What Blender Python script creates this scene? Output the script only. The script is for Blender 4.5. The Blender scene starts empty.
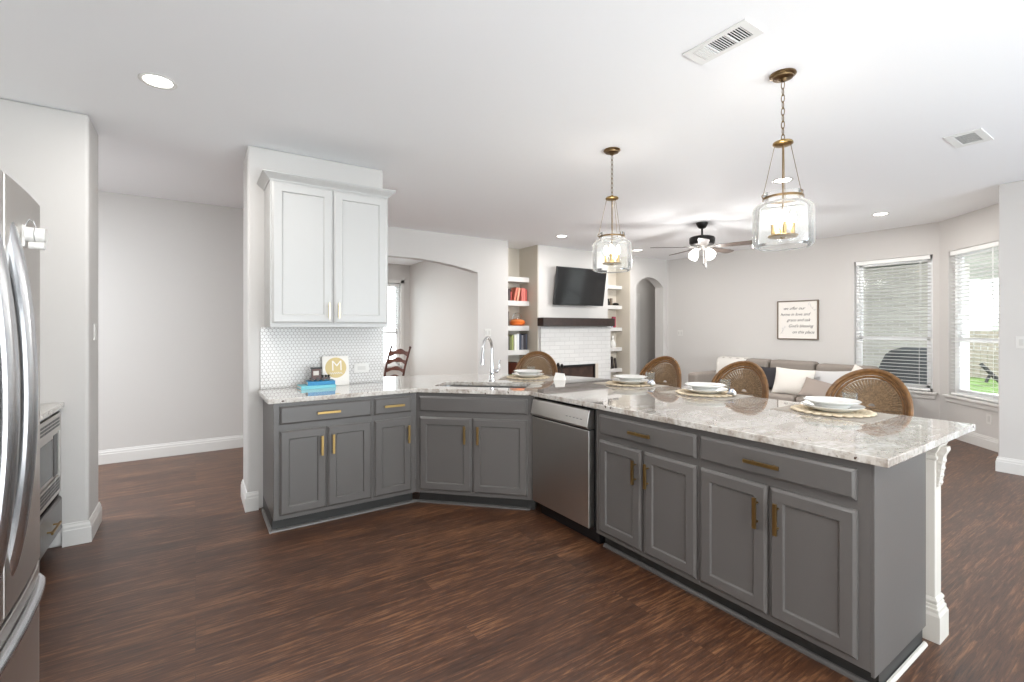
import bpy, bmesh, math, random
from mathutils import Vector, Matrix
SC = bpy.context.scene
COL = SC.collection
PI = math.pi
R = math.radians

# ------------------------------------------------------------------ camera
CAM_YAW = math.atan2(0.5577, 0.8300)
cd = bpy.data.cameras.new('camera'); cam = bpy.data.objects.new('camera', cd); COL.objects.link(cam)
cam.location = (0, 0, 1.39); cam.rotation_euler = (PI/2, 0, -CAM_YAW)
cd.sensor_width = 36; cd.lens = 471/1024*36; cd.shift_y = -13.5/1024; cd.clip_start = 0.05
SC.camera = cam
# ------------------------------------------------------------------ world, exposure
W = bpy.data.worlds.new('world'); SC.world = W; W.use_nodes = True
bg = W.node_tree.nodes['Background']; bg.inputs[0].default_value = (0.88, 0.94, 1.0, 1); bg.inputs[1].default_value = 2.7
vs = SC.view_settings; vs.view_transform = 'Standard'; vs.look = 'None'; vs.gamma = 1; vs.exposure = 0.78
try: vs.use_curve_mapping = False
except Exception: pass

def lamp(name, kind, loc, power, size=0.1, color=(1, 0.988, 0.972), aim=None, parent=None, size_y=None, spread=None):
    d = bpy.data.lights.new(name, kind); d.energy = power; d.color = color
    if kind == 'AREA':
        d.shape = 'DISK' if size_y is None else 'RECTANGLE'; d.size = size
        if size_y: d.size_y = size_y
        if spread: d.spread = spread
    else: d.shadow_soft_size = size
    o = bpy.data.objects.new(name, d); COL.objects.link(o); o.location = loc
    if aim is not None:
        o.rotation_euler = Vector(aim).to_track_quat('-Z', 'Y').to_euler()
    if parent: o.parent = parent
    return o
# unseen area lamp added by the patio doors, aimed up to brighten the ceiling
lamp('patio_fill', 'AREA', (0.3, -2.42, 1.0), 88, 2.8, (0.96, 0.98, 1.0), aim=(-.15, 1, 1.7), size_y=1.8)
lamp('nook_daylight_fill', 'AREA', (4.5, -2.42, 1.1), 42, 1.9, (0.78, 0.88, 1.0), aim=(-.25, 1, -.12), size_y=1.5)  # unseen area lamp added for bluish daylight from the nook side
# unseen area lamp added outside to send sky light through the bay window
lamp('yard_sky_fill', 'AREA', (10.0, -1.3, 3.3), 150, 2.6, (0.92, 0.96, 1.0), aim=(-2.5, 2.8, -1.9), size_y=2.2)

# ------------------------------------------------------------------ materials
def srgb(*c):
    return tuple(((x/255)/12.92 if x/255 <= .04045 else ((x/255+.055)/1.055)**2.4) for x in c) + (1,)
def mat(name, col, rough=0.5, metal=0.0, spec=0.5, emit=None, es=0, bump=0, bscale=200, coat=0, var=0, vscale=8):
    m = bpy.data.materials.new(name); m.use_nodes = True
    n = m.node_tree.nodes; l = m.node_tree.links; b = n['Principled BSDF']
    if len(col) == 3: col = tuple(col)+(1,)
    b.inputs['Base Color'].default_value = col; b.inputs['Roughness'].default_value = rough
    b.inputs['Metallic'].default_value = metal; b.inputs['Specular IOR Level'].default_value = spec
    b.inputs['Coat Weight'].default_value = coat
    if emit: b.inputs['Emission Color'].default_value = tuple(emit)+(1,); b.inputs['Emission Strength'].default_value = es
    tc = None
    if bump or var:
        tc = n.new('ShaderNodeTexCoord')
    if bump:
        t = n.new('ShaderNodeTexNoise'); t.inputs['Scale'].default_value = bscale; t.inputs['Detail'].default_value = 3
        l.new(tc.outputs['Object'], t.inputs['Vector'])
        bp = n.new('ShaderNodeBump'); bp.inputs['Strength'].default_value = bump; bp.inputs['Distance'].default_value = 0.004
        l.new(t.outputs['Fac'], bp.inputs['Height']); l.new(bp.outputs[0], b.inputs['Normal'])
    if var:
        t = n.new('ShaderNodeTexNoise'); t.inputs['Scale'].default_value = vscale; t.inputs['Detail'].default_value = 4
        l.new(tc.outputs['Object'], t.inputs['Vector'])
        r = n.new('ShaderNodeValToRGB')
        r.color_ramp.elements[0].position = .3; r.color_ramp.elements[1].position = .7
        r.color_ramp.elements[0].color = tuple(c*(1-var) for c in col[:3])+(1,)
        r.color_ramp.elements[1].color = tuple(min(1, c*(1+var)) for c in col[:3])+(1,)
        l.new(t.outputs['Fac'], r.inputs[0]); l.new(r.outputs[0], b.inputs['Base Color'])
    return m

def mk(name):
    m = bpy.data.materials.new(name); m.use_nodes = True
    return m, m.node_tree.nodes, m.node_tree.links, m.node_tree.nodes['Principled BSDF']

def floor_mat():
    m, n, l, b = mk('floor_planks')
    tc = n.new('ShaderNodeTexCoord')
    br = n.new('ShaderNodeTexBrick'); br.offset = 0.43; br.offset_frequency = 3
    br.inputs['Scale'].default_value = 1; br.inputs['Brick Width'].default_value = 1.83; br.inputs['Row Height'].default_value = 0.152
    br.inputs['Mortar Size'].default_value = 0.0009; br.inputs['Mortar Smooth'].default_value = 0.3
    br.inputs['Color1'].default_value = (0.2, 0.2, 0.2, 1); br.inputs['Color2'].default_value = (0.8, 0.8, 0.8, 1)
    br.inputs['Mortar'].default_value = (0, 0, 0, 1)
    l.new(tc.outputs['Object'], br.inputs['Vector'])
    # per-plank offset of the grain
    add = n.new('ShaderNodeVectorMath'); add.operation = 'MULTIPLY_ADD'
    l.new(br.outputs['Color'], add.inputs[0]); add.inputs[1].default_value = (7, 13, 5); l.new(tc.outputs['Object'], add.inputs[2])
    mp = n.new('ShaderNodeMapping'); mp.inputs['Scale'].default_value = (5.5, 85, 1)
    l.new(add.outputs[0], mp.inputs['Vector'])
    g = n.new('ShaderNodeTexNoise'); g.inputs['Scale'].default_value = 1.0; g.inputs['Detail'].default_value = 8; g.inputs['Roughness'].default_value = 0.68
    g.inputs['Distortion'].default_value = 0.6
    l.new(mp.outputs[0], g.inputs['Vector'])
    mp2 = n.new('ShaderNodeMapping'); mp2.inputs['Scale'].default_value = (1.3, 5, 1); l.new(add.outputs[0], mp2.inputs['Vector'])
    g2 = n.new('ShaderNodeTexNoise'); g2.inputs['Scale'].default_value = 1.0; g2.inputs['Detail'].default_value = 3
    l.new(mp2.outputs[0], g2.inputs['Vector'])
    mx = n.new('ShaderNodeMath'); mx.operation = 'MULTIPLY_ADD'; l.new(g2.outputs['Fac'], mx.inputs[0]); mx.inputs[1].default_value = 0.28
    sc2 = n.new('ShaderNodeMath'); sc2.operation = 'MULTIPLY'; l.new(g.outputs['Fac'], sc2.inputs[0]); sc2.inputs[1].default_value = 0.77
    l.new(sc2.outputs[0], mx.inputs[2])
    sep = n.new('ShaderNodeSeparateColor'); l.new(br.outputs['Color'], sep.inputs[0])
    ad = n.new('ShaderNodeMath'); ad.operation = 'MULTIPLY_ADD'; l.new(sep.outputs[0], ad.inputs[0]); ad.inputs[1].default_value = 0.045
    l.new(mx.outputs[0], ad.inputs[2])
    r = n.new('ShaderNodeValToRGB'); e = r.color_ramp.elements
    e[0].position = 0.38; e[0].color = srgb(40, 22, 13); e[1].position = 0.80; e[1].color = srgb(160, 114, 78)
    k = r.color_ramp.elements.new(0.56); k.color = srgb(80, 50, 33)
    l.new(ad.outputs[0], r.inputs[0])
    mm = n.new('ShaderNodeMix'); mm.data_type = 'RGBA'; l.new(br.outputs['Fac'], mm.inputs['Factor'])
    l.new(r.outputs[0], mm.inputs['A']); mm.inputs['B'].default_value = srgb(62, 40, 28)
    l.new(mm.outputs['Result'], b.inputs['Base Color'])
    b.inputs['Roughness'].default_value = 0.40; b.inputs['Specular IOR Level'].default_value = 0.85
    bp = n.new('ShaderNodeBump'); bp.inputs['Strength'].default_value = 0.25; bp.inputs['Distance'].default_value = 0.002
    l.new(g.outputs['Fac'], bp.inputs['Height']); l.new(bp.outputs[0], b.inputs['Normal'])
    return m

def granite_mat():
    m, n, l, b = mk('granite')
    tc = n.new('ShaderNodeTexCoord')
    rot = n.new('ShaderNodeMapping'); rot.inputs['Rotation'].default_value = (0, 0, R(52)); rot.inputs['Scale'].default_value = (1, 2.6, 1)
    l.new(tc.outputs['Object'], rot.inputs['Vector'])
    v = n.new('ShaderNodeTexNoise'); v.inputs['Scale'].default_value = 3.2; v.inputs['Detail'].default_value = 7; v.inputs['Roughness'].default_value = .62; v.inputs['Distortion'].default_value = 1.4
    l.new(rot.outputs[0], v.inputs['Vector'])
    r = n.new('ShaderNodeValToRGB'); e = r.color_ramp.elements
    e[0].position = .30; e[0].color = srgb(148, 138, 130); e[1].position = .58; e[1].color = srgb(208, 205, 200)
    k = e.new(.43); k.color = srgb(186, 178, 169)
    l.new(v.outputs['Fac'], r.inputs[0])
    # small mottling
    s = n.new('ShaderNodeTexNoise'); s.inputs['Scale'].default_value = 55; s.inputs['Detail'].default_value = 4
    l.new(tc.outputs['Object'], s.inputs['Vector'])
    r2 = n.new('ShaderNodeValToRGB'); e = r2.color_ramp.elements
    e[0].position = .34; e[0].color = srgb(150, 132, 116); e[1].position = .52; e[1].color = (1, 1, 1, 1)
    l.new(s.outputs['Fac'], r2.inputs[0])
    mu = n.new('ShaderNodeMix'); mu.data_type = 'RGBA'; mu.blend_type = 'MULTIPLY'; mu.inputs['Factor'].default_value = .42
    l.new(r.outputs[0], mu.inputs['A']); l.new(r2.outputs[0], mu.inputs['B'])
    # dark flecks
    f = n.new('ShaderNodeTexVoronoi'); f.inputs['Scale'].default_value = 26; f.inputs['Randomness'].default_value = 1
    dn = n.new('ShaderNodeTexNoise'); dn.inputs['Scale'].default_value = 40
    l.new(tc.outputs['Object'], dn.inputs['Vector'])
    da = n.new('ShaderNodeVectorMath'); da.operation = 'MULTIPLY_ADD'; l.new(dn.outputs['Color'], da.inputs[0]); da.inputs[1].default_value = (.03, .03, .03)
    l.new(tc.outputs['Object'], da.inputs[2]); l.new(da.outputs[0], f.inputs['Vector'])
    lt = n.new('ShaderNodeMath'); lt.operation = 'LESS_THAN'; lt.inputs[1].default_value = .17; l.new(f.outputs['Distance'], lt.inputs[0])
    pick = n.new('ShaderNodeSeparateColor'); l.new(f.outputs['Color'], pick.inputs[0])
    gt = n.new('ShaderNodeMath'); gt.operation = 'GREATER_THAN'; gt.inputs[1].default_value = .72; l.new(pick.outputs[0], gt.inputs[0])
    an = n.new('ShaderNodeMath'); an.operation = 'MULTIPLY'; l.new(lt.outputs[0], an.inputs[0]); l.new(gt.outputs[0], an.inputs[1])
    fm = n.new('ShaderNodeMix'); fm.data_type = 'RGBA'; l.new(an.outputs[0], fm.inputs['Factor'])
    l.new(mu.outputs['Result'], fm.inputs['A']); fm.inputs['B'].default_value = srgb(84, 66, 56)
    l.new(fm.outputs['Result'], b.inputs['Base Color'])
    b.inputs['Roughness'].default_value = .05; b.inputs['Specular IOR Level'].default_value = 1.0
    b.inputs['Coat Weight'].default_value = .7; b.inputs['Coat Roughness'].default_value = .02; b.inputs['Coat IOR'].default_value = 1.6
    return m

def brick_mat(name, c1, c2, mort, scale, bw, rh, rough=.8, ms=.012, axis=0):
    m, n, l, b = mk(name)
    tc = n.new('ShaderNodeTexCoord'); sx_ = n.new('ShaderNodeSeparateXYZ'); mp = n.new('ShaderNodeCombineXYZ')
    l.new(tc.outputs['Object'], sx_.inputs[0]); l.new(sx_.outputs[axis], mp.inputs[0]); l.new(sx_.outputs[2], mp.inputs[1])
    br = n.new('ShaderNodeTexBrick'); br.inputs['Scale'].default_value = scale
    br.inputs['Brick Width'].default_value = bw; br.inputs['Row Height'].default_value = rh; br.inputs['Mortar Size'].default_value = ms
    br.inputs['Color1'].default_value = c1; br.inputs['Color2'].default_value = c2; br.inputs['Mortar'].default_value = mort
    l.new(mp.outputs[0], br.inputs['Vector']); l.new(br.outputs['Color'], b.inputs['Base Color'])
    b.inputs['Roughness'].default_value = rough
    bp = n.new('ShaderNodeBump'); bp.invert = True; bp.inputs['Strength'].default_value = .25; bp.inputs['Distance'].default_value = .006
    l.new(br.outputs['Fac'], bp.inputs['Height']); l.new(bp.outputs[0], b.inputs['Normal'])
    return m, mp

def glass_mat(name, tint=(1, 1, 1), refl=.5, white=0.0, bump=0):
    m = bpy.data.materials.new(name); m.use_nodes = True
    n = m.node_tree.nodes; l = m.node_tree.links; n.remove(n['Principled BSDF'])
    out = n['Material Output']
    t = n.new('ShaderNodeBsdfTransparent'); t.inputs[0].default_value = tuple(tint)+(1,)
    g = n.new('ShaderNodeBsdfGlossy'); g.inputs['Roughness'].default_value = .03
    lw = n.new('ShaderNodeLayerWeight'); lw.inputs[0].default_value = refl
    mx = n.new('ShaderNodeMixShader'); l.new(lw.outputs['Fresnel'], mx.inputs[0]); l.new(t.outputs[0], mx.inputs[1]); l.new(g.outputs[0], mx.inputs[2])
    last = mx
    if white:
        d = n.new('ShaderNodeBsdfDiffuse'); d.inputs[0].default_value = (.95, .97, 1, 1)
        tr = n.new('ShaderNodeBsdfTranslucent'); tr.inputs[0].default_value = (.95, .97, 1, 1)
        m1 = n.new('ShaderNodeMixShader'); l.new(d.outputs[0], m1.inputs[1]); l.new(tr.outputs[0], m1.inputs[2])
        m2 = n.new('ShaderNodeMixShader'); l.new(mx.outputs[0], m2.inputs[1]); l.new(m1.outputs[0], m2.inputs[2])
        # thicker seen edge-on, with faint waves and seeds in the glass
        nz = n.new('ShaderNodeTexNoise'); nz.inputs['Scale'].default_value = 30; nz.inputs['Detail'].default_value = 4; nz.inputs['Distortion'].default_value = 2
        mr = n.new('ShaderNodeMapRange'); mr.inputs[1].default_value = .45; mr.inputs[2].default_value = .75; mr.inputs[3].default_value = white*.5; mr.inputs[4].default_value = white*2.2
        l.new(nz.outputs['Fac'], mr.inputs[0])
        fc = n.new('ShaderNodeMath'); fc.operation = 'MULTIPLY_ADD'; fc.use_clamp = True
        l.new(lw.outputs['Facing'], fc.inputs[0]); fc.inputs[1].default_value = white*2.5; l.new(mr.outputs[0], fc.inputs[2])
        l.new(fc.outputs[0], m2.inputs[0]); last = m2
    l.new(last.outputs[0], out.inputs[0])
    return m

M = dict(
    wall=mat('wall_paint', srgb(202, 199, 196), .6, bump=.08, bscale=140),
    ceiling=mat('ceiling_paint', srgb(246, 247, 249), .75, bump=.06, bscale=120),
    trim=mat('trim_paint', srgb(214, 212, 209), .35),
    column=mat('column_paint', srgb(198, 192, 184), .45),
    niche=mat('niche_paint', srgb(202, 194, 181), .6),
    floor=floor_mat(),
    granite=granite_mat(),
    grey=mat('grey_cabinet_paint', srgb(94, 91, 89), .30, bump=.03, bscale=60),
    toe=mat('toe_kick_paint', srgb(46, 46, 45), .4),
    white_cab=mat('white_cabinet_paint', srgb(188, 187, 185), .35),
    tile=mat('white_hex_tile', srgb(214, 212, 210), .18),
    grout=mat('tile_grout', srgb(156, 149, 144), .8),
    steel=mat('brushed_stainless', srgb(206, 202, 198), .34, 1.0, bump=.02, bscale=90),
    chrome=mat('polished_chrome', srgb(215, 215, 217), .10, 1.0),
    bright_steel=mat('bright_handle_steel', srgb(206, 208, 212), .27, 1.0),
    black=mat('black_plastic', srgb(24, 24, 26), .3),
    black_metal=mat('black_metal', srgb(38, 36, 35), .35, .6),
    screen=mat('television_screen', srgb(16, 17, 20), .10, spec=.6),
    brass=mat('brushed_brass', srgb(164, 138, 92), .3, 1.0),
    dark_brass=mat('aged_brass', srgb(132, 110, 80), .34, 1.0),
    champagne=mat('champagne_metal', srgb(222, 206, 168), .35, 1.0),
    gold_pull=mat('satin_gold', srgb(166, 138, 88), .34, 1.0),
    mantel=mat('dark_mantel_wood', srgb(42, 28, 23), .5, var=.35, vscale=18, bump=.3, bscale=40),
    firebox=mat('firebox_brick', srgb(62, 44, 36), .8, var=.3, vscale=14),
    rattan=mat('rattan_cane', srgb(116, 80, 42), .5, var=.28, vscale=45),
    weave=mat('woven_rattan', srgb(134, 110, 84), .6, var=.35, vscale=90),
    cushion=mat('stool_seat_cushion', srgb(214, 204, 188), .9),
    jute=mat('jute_placemat', srgb(212, 196, 170), .85, bump=.6, bscale=160, var=.12, vscale=60),
    linen=mat('linen_mat', srgb(166, 158, 148), .9, bump=.2, bscale=400),
    china=mat('white_china', srgb(224, 223, 219), .18),
    napkin=mat('white_napkin', srgb(236, 234, 230), .8),
    napkin_blue=mat('blue_napkin_stripe', srgb(92, 122, 168), .8),
    sofa=mat('taupe_sofa_fabric', srgb(138, 129, 121), .9, bump=.3, bscale=300),
    cream=mat('cream_pillow', srgb(206, 201, 194), .9, bump=.2, bscale=200),
    greige=mat('greige_pillow', srgb(140, 128, 120), .9, bump=.2, bscale=200),
    pale_grey=mat('pale_grey_pillow', srgb(190, 188, 188), .9, bump=.2, bscale=200),
    dark_cloth=mat('charcoal_pillow', srgb(48, 46, 50), .9),
    throw=mat('white_knit_throw', srgb(206, 202, 196), .95, bump=.5, bscale=60),
    mahog=mat('mahogany_wood', srgb(74, 32, 17), .28, var=.3, vscale=20),
    frame=mat('grey_brown_frame', srgb(112, 98, 84), .5),
    paper=mat('print_paper', srgb(232, 228, 222), .7),
    ink=mat('dark_ink', srgb(58, 52, 50), .7),
    ink_light=mat('pale_ink', srgb(178, 178, 180), .7),
    gold_print=mat('gold_print', srgb(206, 184, 128), .45),
    vinyl=mat('white_vinyl', srgb(240, 241, 242), .3),
    blind=mat('white_blind_slat', srgb(236, 236, 234), .45),
    grille=mat('white_grille', srgb(232, 232, 230), .45),
    dark_gap=mat('duct_shadow_black', srgb(34, 33, 32), .9),
    lens=mat('lamp_lens', (1, 1, 1), .5, emit=(1, .96, .9), es=9),
    bulb=mat('bulb_glow', (1, 1, 1), .5, emit=(1, .90, .76), es=15),
    shade=mat('frosted_lit_shade', (1, 1, 1), .5, emit=(1, .95, .88), es=3),
    fanwood=mat('fan_blade_wood', srgb(78, 68, 62), .45, var=.15, vscale=16),
    glass=glass_mat('window_glass', (.97, .99, .98), .12),
    clear=glass_mat('drinking_glass_clear', (.97, .99, .98), .12, .05),
    pglass=glass_mat('pendant_glass', (.98, .99, .99), .20, .03),
    sink=mat('sink_steel', srgb(150, 150, 150), .3, 1.0),
    white_plastic=mat('white_plastic', srgb(214, 212, 208), .4),
    plate_edge=mat('switch_toggle', srgb(200, 198, 194), .4),
    concrete=mat('patio_concrete', srgb(180, 176, 170), .9),
    grass=mat('lawn_grass', srgb(92, 116, 50), .95, var=.3, vscale=3),
    fence=mat('fence_wood', srgb(150, 138, 126), .85, var=.15, vscale=5),
    roofing=mat('patio_soffit', srgb(205, 205, 200), .8),
    shingle=mat('roof_shingle', srgb(140, 132, 126), .9),
    leaf=mat('tree_foliage', srgb(196, 202, 188), .95, var=.3, vscale=4),
    bark=mat('tree_bark', srgb(110, 92, 76), .9),
    cover=mat('grill_cover', srgb(96, 98, 102), .7),
)
M['brick'], _mp = brick_mat('white_painted_brick', srgb(216, 215, 213), srgb(210, 209, 207), srgb(200, 199, 197), 1, .22, .072, .55, .006)
M['outbrick'], _mp = brick_mat('patio_brick', srgb(232, 228, 220), srgb(216, 211, 203), srgb(236, 233, 227), 1, .22, .075, .85, .012, axis=1)

# ------------------------------------------------------------------ mesh builder
def wmat(o):
    m = Matrix.Identity(4)
    while o is not None:
        m = o.matrix_basis @ m; o = o.parent
    return m

class MB:
    def __init__(s, T=None): s.v = []; s.f = []; s.T = T
    def add(s, vs_, fs):
        k = len(s.v)
        for p in vs_:
            p = Vector(p)
            s.v.append(s.T @ p if s.T else p)
        s.f += [tuple(i+k for i in f) for f in fs]
        return s
    def box(s, x0, y0, z0, x1, y1, z1):
        x0, x1 = min(x0, x1), max(x0, x1); y0, y1 = min(y0, y1), max(y0, y1); z0, z1 = min(z0, z1), max(z0, z1)
        return s.add([(x0,y0,z0),(x1,y0,z0),(x1,y1,z0),(x0,y1,z0),(x0,y0,z1),(x1,y0,z1),(x1,y1,z1),(x0,y1,z1)],
              [(0,3,2,1),(4,5,6,7),(0,1,5,4),(1,2,6,5),(2,3,7,6),(3,0,4,7)])
    def cyl(s, p0, p1, r0, r1=None, n=16, cap=True):
        p0 = Vector(p0); p1 = Vector(p1); r1 = r0 if r1 is None else r1
        d = (p1-p0).normalized(); a = Vector((1,0,0)) if abs(d.x) < .9 else Vector((0,1,0))
        u = d.cross(a).normalized(); w = d.cross(u)
        vs_ = []
        for p, r in ((p0, r0), (p1, r1)):
            for i in range(n):
                t = 2*PI*i/n; vs_.append(p + u*(r*math.cos(t)) + w*(r*math.sin(t)))
        fs = [(i, (i+1) % n, n+(i+1) % n, n+i) for i in range(n)]
        if cap: fs += [tuple(range(n-1, -1, -1)), tuple(range(n, 2*n))]
        return s.add(vs_, fs)
    def tube(s, pts, r, n=8, closed=False, cap=True, flat=None):
        pts = [Vector(p) for p in pts]; m = len(pts)
        rs = r if isinstance(r, (list, tuple)) else [r]*m
        vs_ = []; prev = None
        for i in range(m):
            if closed: d = pts[(i+1) % m]-pts[i-1]
            else: d = pts[min(i+1, m-1)]-pts[max(i-1, 0)]
            d.normalize()
            if prev is None:
                a = Vector((0,0,1)) if abs(d.z) < .9 else Vector((1,0,0)); u = (a-d*a.dot(d)).normalized()
            else: u = (prev-d*prev.dot(d)).normalized()
            prev = u; w = d.cross(u)
            for k in range(n):
                t = 2*PI*k/n; fu, fw = flat or (1, 1)
                vs_.append(pts[i]+u*(rs[i]*fu*math.cos(t))+w*(rs[i]*fw*math.sin(t)))
        fs = []
        for i in range(m if closed else m-1):
            j = (i+1) % m
            for k in range(n):
                fs.append((i*n+k, i*n+(k+1) % n, j*n+(k+1) % n, j*n+k))
        if cap and not closed: fs += [tuple(range(n-1, -1, -1)), tuple((m-1)*n+k for k in range(n))]
        return s.add(vs_, fs)
    def lathe(s, prof, c=(0,0,0), n=24, closed=False, Mx=None):
        c = Vector(c); vs_ = []
        for r, z in prof:
            for k in range(n):
                t = 2*PI*k/n; p = Vector((max(r, 1e-4)*math.cos(t), max(r, 1e-4)*math.sin(t), z))
                if Mx: p = Mx @ p
                vs_.append(p+c)
        m = len(prof); fs = []
        for i in range(m if closed else m-1):
            j = (i+1) % m
            for k in range(n): fs.append((i*n+k, i*n+(k+1) % n, j*n+(k+1) % n, j*n+k))
        if not closed:
            fs += [tuple(range(n-1, -1, -1)), tuple((m-1)*n+k for k in range(n))]
        return s.add(vs_, fs)
    def ball(s, c, rx, ry=None, rz=None, n=16, m=10):
        ry = ry or rx; rz = rz or rx; vs_ = []; fs = []
        for i in range(m+1):
            a = PI*i/m
            for k in range(n):
                t = 2*PI*k/n; q = max(math.sin(a), 1e-3)
                vs_.append((c[0]+rx*q*math.cos(t), c[1]+ry*q*math.sin(t), c[2]-rz*math.cos(a)))
        for i in range(m):
            for k in range(n): fs.append((i*n+k, i*n+(k+1) % n, (i+1)*n+(k+1) % n, (i+1)*n+k))
        return s.add(vs_, fs)
    def prism(s, poly, z0, z1, ax='z'):
        n = len(poly)
        def P(p, h): return {'z': (p[0], p[1], h), 'y': (p[0], h, p[1]), 'x': (h, p[0], p[1])}[ax]
        vs_ = [P(p, z0) for p in poly]+[P(p, z1) for p in poly]
        fs = [tuple(range(n-1, -1, -1)), tuple(range(n, 2*n))]+[(i, (i+1) % n, n+(i+1) % n, n+i) for i in range(n)]
        return s.add(vs_, fs)
    def plate(s, outer, holes, h0, h1, ax='z'):
        """flat polygon with holes, given thickness"""
        bm = bmesh.new()
        def P(p, h): return {'z': (p[0], p[1], h), 'y': (p[0], h, p[1]), 'x': (h, p[0], p[1])}[ax]
        for loop in [outer]+list(holes):
            vs_ = [bm.verts.new(P(p, h0)) for p in loop]
            for i in range(len(vs_)): bm.edges.new((vs_[i], vs_[(i+1) % len(vs_)]))
        bmesh.ops.triangle_fill(bm, use_beauty=True, use_dissolve=False, edges=bm.edges[:])
        ret = bmesh.ops.extrude_face_region(bm, geom=bm.faces[:])
        d = Vector(P((0, 0), h1))-Vector(P((0, 0), h0))
        bmesh.ops.translate(bm, vec=d, verts=[e for e in ret['geom'] if isinstance(e, bmesh.types.BMVert)])
        bm.verts.index_update()
        s.add([v.co.copy() for v in bm.verts], [tuple(v.index for v in f.verts) for f in bm.faces]); bm.free()
        return s
    def sweep(s, prof, path, closed=False, side=1):
        """profile [(out, z)] swept on a horizontal path with mitred corners; out is to the side of travel"""
        path = [Vector((p[0], p[1])) for p in path]; n = len(path); k = len(prof); vs_ = []
        for i in range(n):
            def nrm(a, b):
                d = (path[b]-path[a]).normalized(); return Vector((d.y, -d.x))*side
            if closed: n0 = nrm(i-1, i); n1 = nrm(i, (i+1) % n)
            else:
                n0 = nrm(i-1, i) if i > 0 else nrm(i, i+1); n1 = nrm(i, i+1) if i < n-1 else n0
            b = (n0+n1); b = b/max(.3, b.dot(n0)) if b.length > 1e-6 else n0
            for o, z in prof: vs_.append((path[i].x+b.x*o, path[i].y+b.y*o, z))
        fs = []
        for i in range(n if closed else n-1):
            j = (i+1) % n
            for q in range(k): fs.append((i*k+q, j*k+q, j*k+(q+1) % k, i*k+(q+1) % k))
        if not closed: fs += [tuple(range(k)), tuple((n-1)*k+q for q in range(k-1, -1, -1))]
        return s.add(vs_, fs)
    def build(s, name, mat_, parent=None, smooth=False, bevel=0, world=False, seg=2, sub=0, angle=35):
        me = bpy.data.meshes.new(name); me.from_pydata([tuple(p) for p in s.v], [], s.f)
        bm = bmesh.new(); bm.from_mesh(me); bmesh.ops.recalc_face_normals(bm, faces=bm.faces[:]); bm.to_mesh(me); bm.free()
        me.materials.append(M[mat_] if isinstance(mat_, str) else mat_)
        o = bpy.data.objects.new(name, me); COL.objects.link(o)
        if parent is not None:
            o.parent = parent
            if world: me.transform(wmat(parent).inverted())
        if smooth:
            try: me.shade_smooth()
            except Exception: pass
            for p in me.polygons: p.use_smooth = True
            try: me.set_sharp_from_angle(angle=R(angle))
            except Exception: pass
        if bevel:
            b = o.modifiers.new('b', 'BEVEL'); b.width = bevel; b.segments = seg; b.limit_method = 'ANGLE'; b.angle_limit = R(40)
            b.harden_normals = False
        if sub:
            b = o.modifiers.new('s', 'SUBSURF'); b.levels = sub; b.render_levels = sub
        return o

def tag(o, label=None, cat=None, group=None, kind=None):
    if label: o['label'] = label
    if cat: o['category'] = cat
    if group: o['group'] = group
    if kind: o['kind'] = kind
    return o
def thing(name, label, cat, loc=(0, 0, 0), rz=0, group=None):
    o = bpy.data.objects.new(name, None); COL.objects.link(o); o.empty_display_size = .1
    o.location = loc; o.rotation_euler = (0, 0, rz)
    return tag(o, label, cat, group)
def struct(o): o['kind'] = 'structure'; return o
def copy_tree(o, parent=None):
    c = o.copy(); COL.objects.link(c)
    if parent: c.parent = parent
    for ch in list(o.children): copy_tree(ch, c)
    return c
def frame(ox, oy, rz, oz=0): return Matrix.Translation((ox, oy, oz)) @ Matrix.Rotation(rz, 4, 'Z')
def text_mesh(name, txt, size, mat_, parent, Mx, shear=0, align='CENTER', extrude=.0008, off=0, spacing=1.0, line=1.0):
    cu = bpy.data.curves.new(name, 'FONT'); cu.body = txt; cu.size = size; cu.shear = shear; cu.align_x = align; cu.align_y = 'CENTER'
    cu.extrude = extrude; cu.offset = off; cu.space_character = spacing; cu.space_line = line; cu.resolution_u = 3
    t = bpy.data.objects.new(name, cu); COL.objects.link(t)
    dg = bpy.context.evaluated_depsgraph_get(); me = bpy.data.meshes.new_from_object(t.evaluated_get(dg))
    bpy.data.objects.remove(t); bpy.data.curves.remove(cu)
    me.transform(Mx); me.materials.clear(); me.materials.append(M[mat_])
    o = bpy.data.objects.new(name, me); COL.objects.link(o); o.parent = parent
    return o
random.seed(7)
# ================================================================== SETTING
CEIL = 2.775; YB = 6.30; XR = 8.10
struct(MB().box(-6, -2.7, -.12, 8.6, 10.4, 0).build('floor', 'floor'))
struct(MB().box(-6, -2.7, CEIL, 8.6, 10.4, CEIL+.1).build('ceiling', 'ceiling'))
# wall between kitchen / living room and the rooms behind: dining arch, two niches, hall arch
def arc(x0, x1, zs, zt, n=20):
    w = (x1-x0)/2; h = zt-zs; r = (w*w+h*h)/(2*h); cx = (x0+x1)/2; cz = zt-r; a = math.asin(min(1, w/r))
    return [(cx+r*math.sin(a-2*a*i/n), cz+r*math.cos(a-2*a*i/n)) for i in range(n+1)]   # right to left
A1 = arc(1.16, 3.60, 2.235, 2.378)
A2 = arc(7.17, 7.97, 2.215, 2.395)
out = [(-6, 0), (1.16, 0)]+A1[::-1]+[(3.60, 0), (4.158, 0), (4.158, CEIL), (-6, CEIL)]
struct(MB().plate(out, [], YB, YB+.15, 'y').build('wall_far', 'wall', smooth=False))
out = [(7.0, 0), (7.17, 0)]+A2[::-1]+[(7.97, 0), (8.1, 0), (8.1, CEIL), (7.0, CEIL)]
struct(MB().plate(out, [], YB, YB+.2, 'y').build('wall_hall_arch', 'wall'))
# chimney breast above the mantel, and its side behind the brick
m = MB(); m.box(4.767, YB, 0, 6.385, YB+.6, CEIL)
struct(m.build('wall_chimney', 'wall'))
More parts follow.
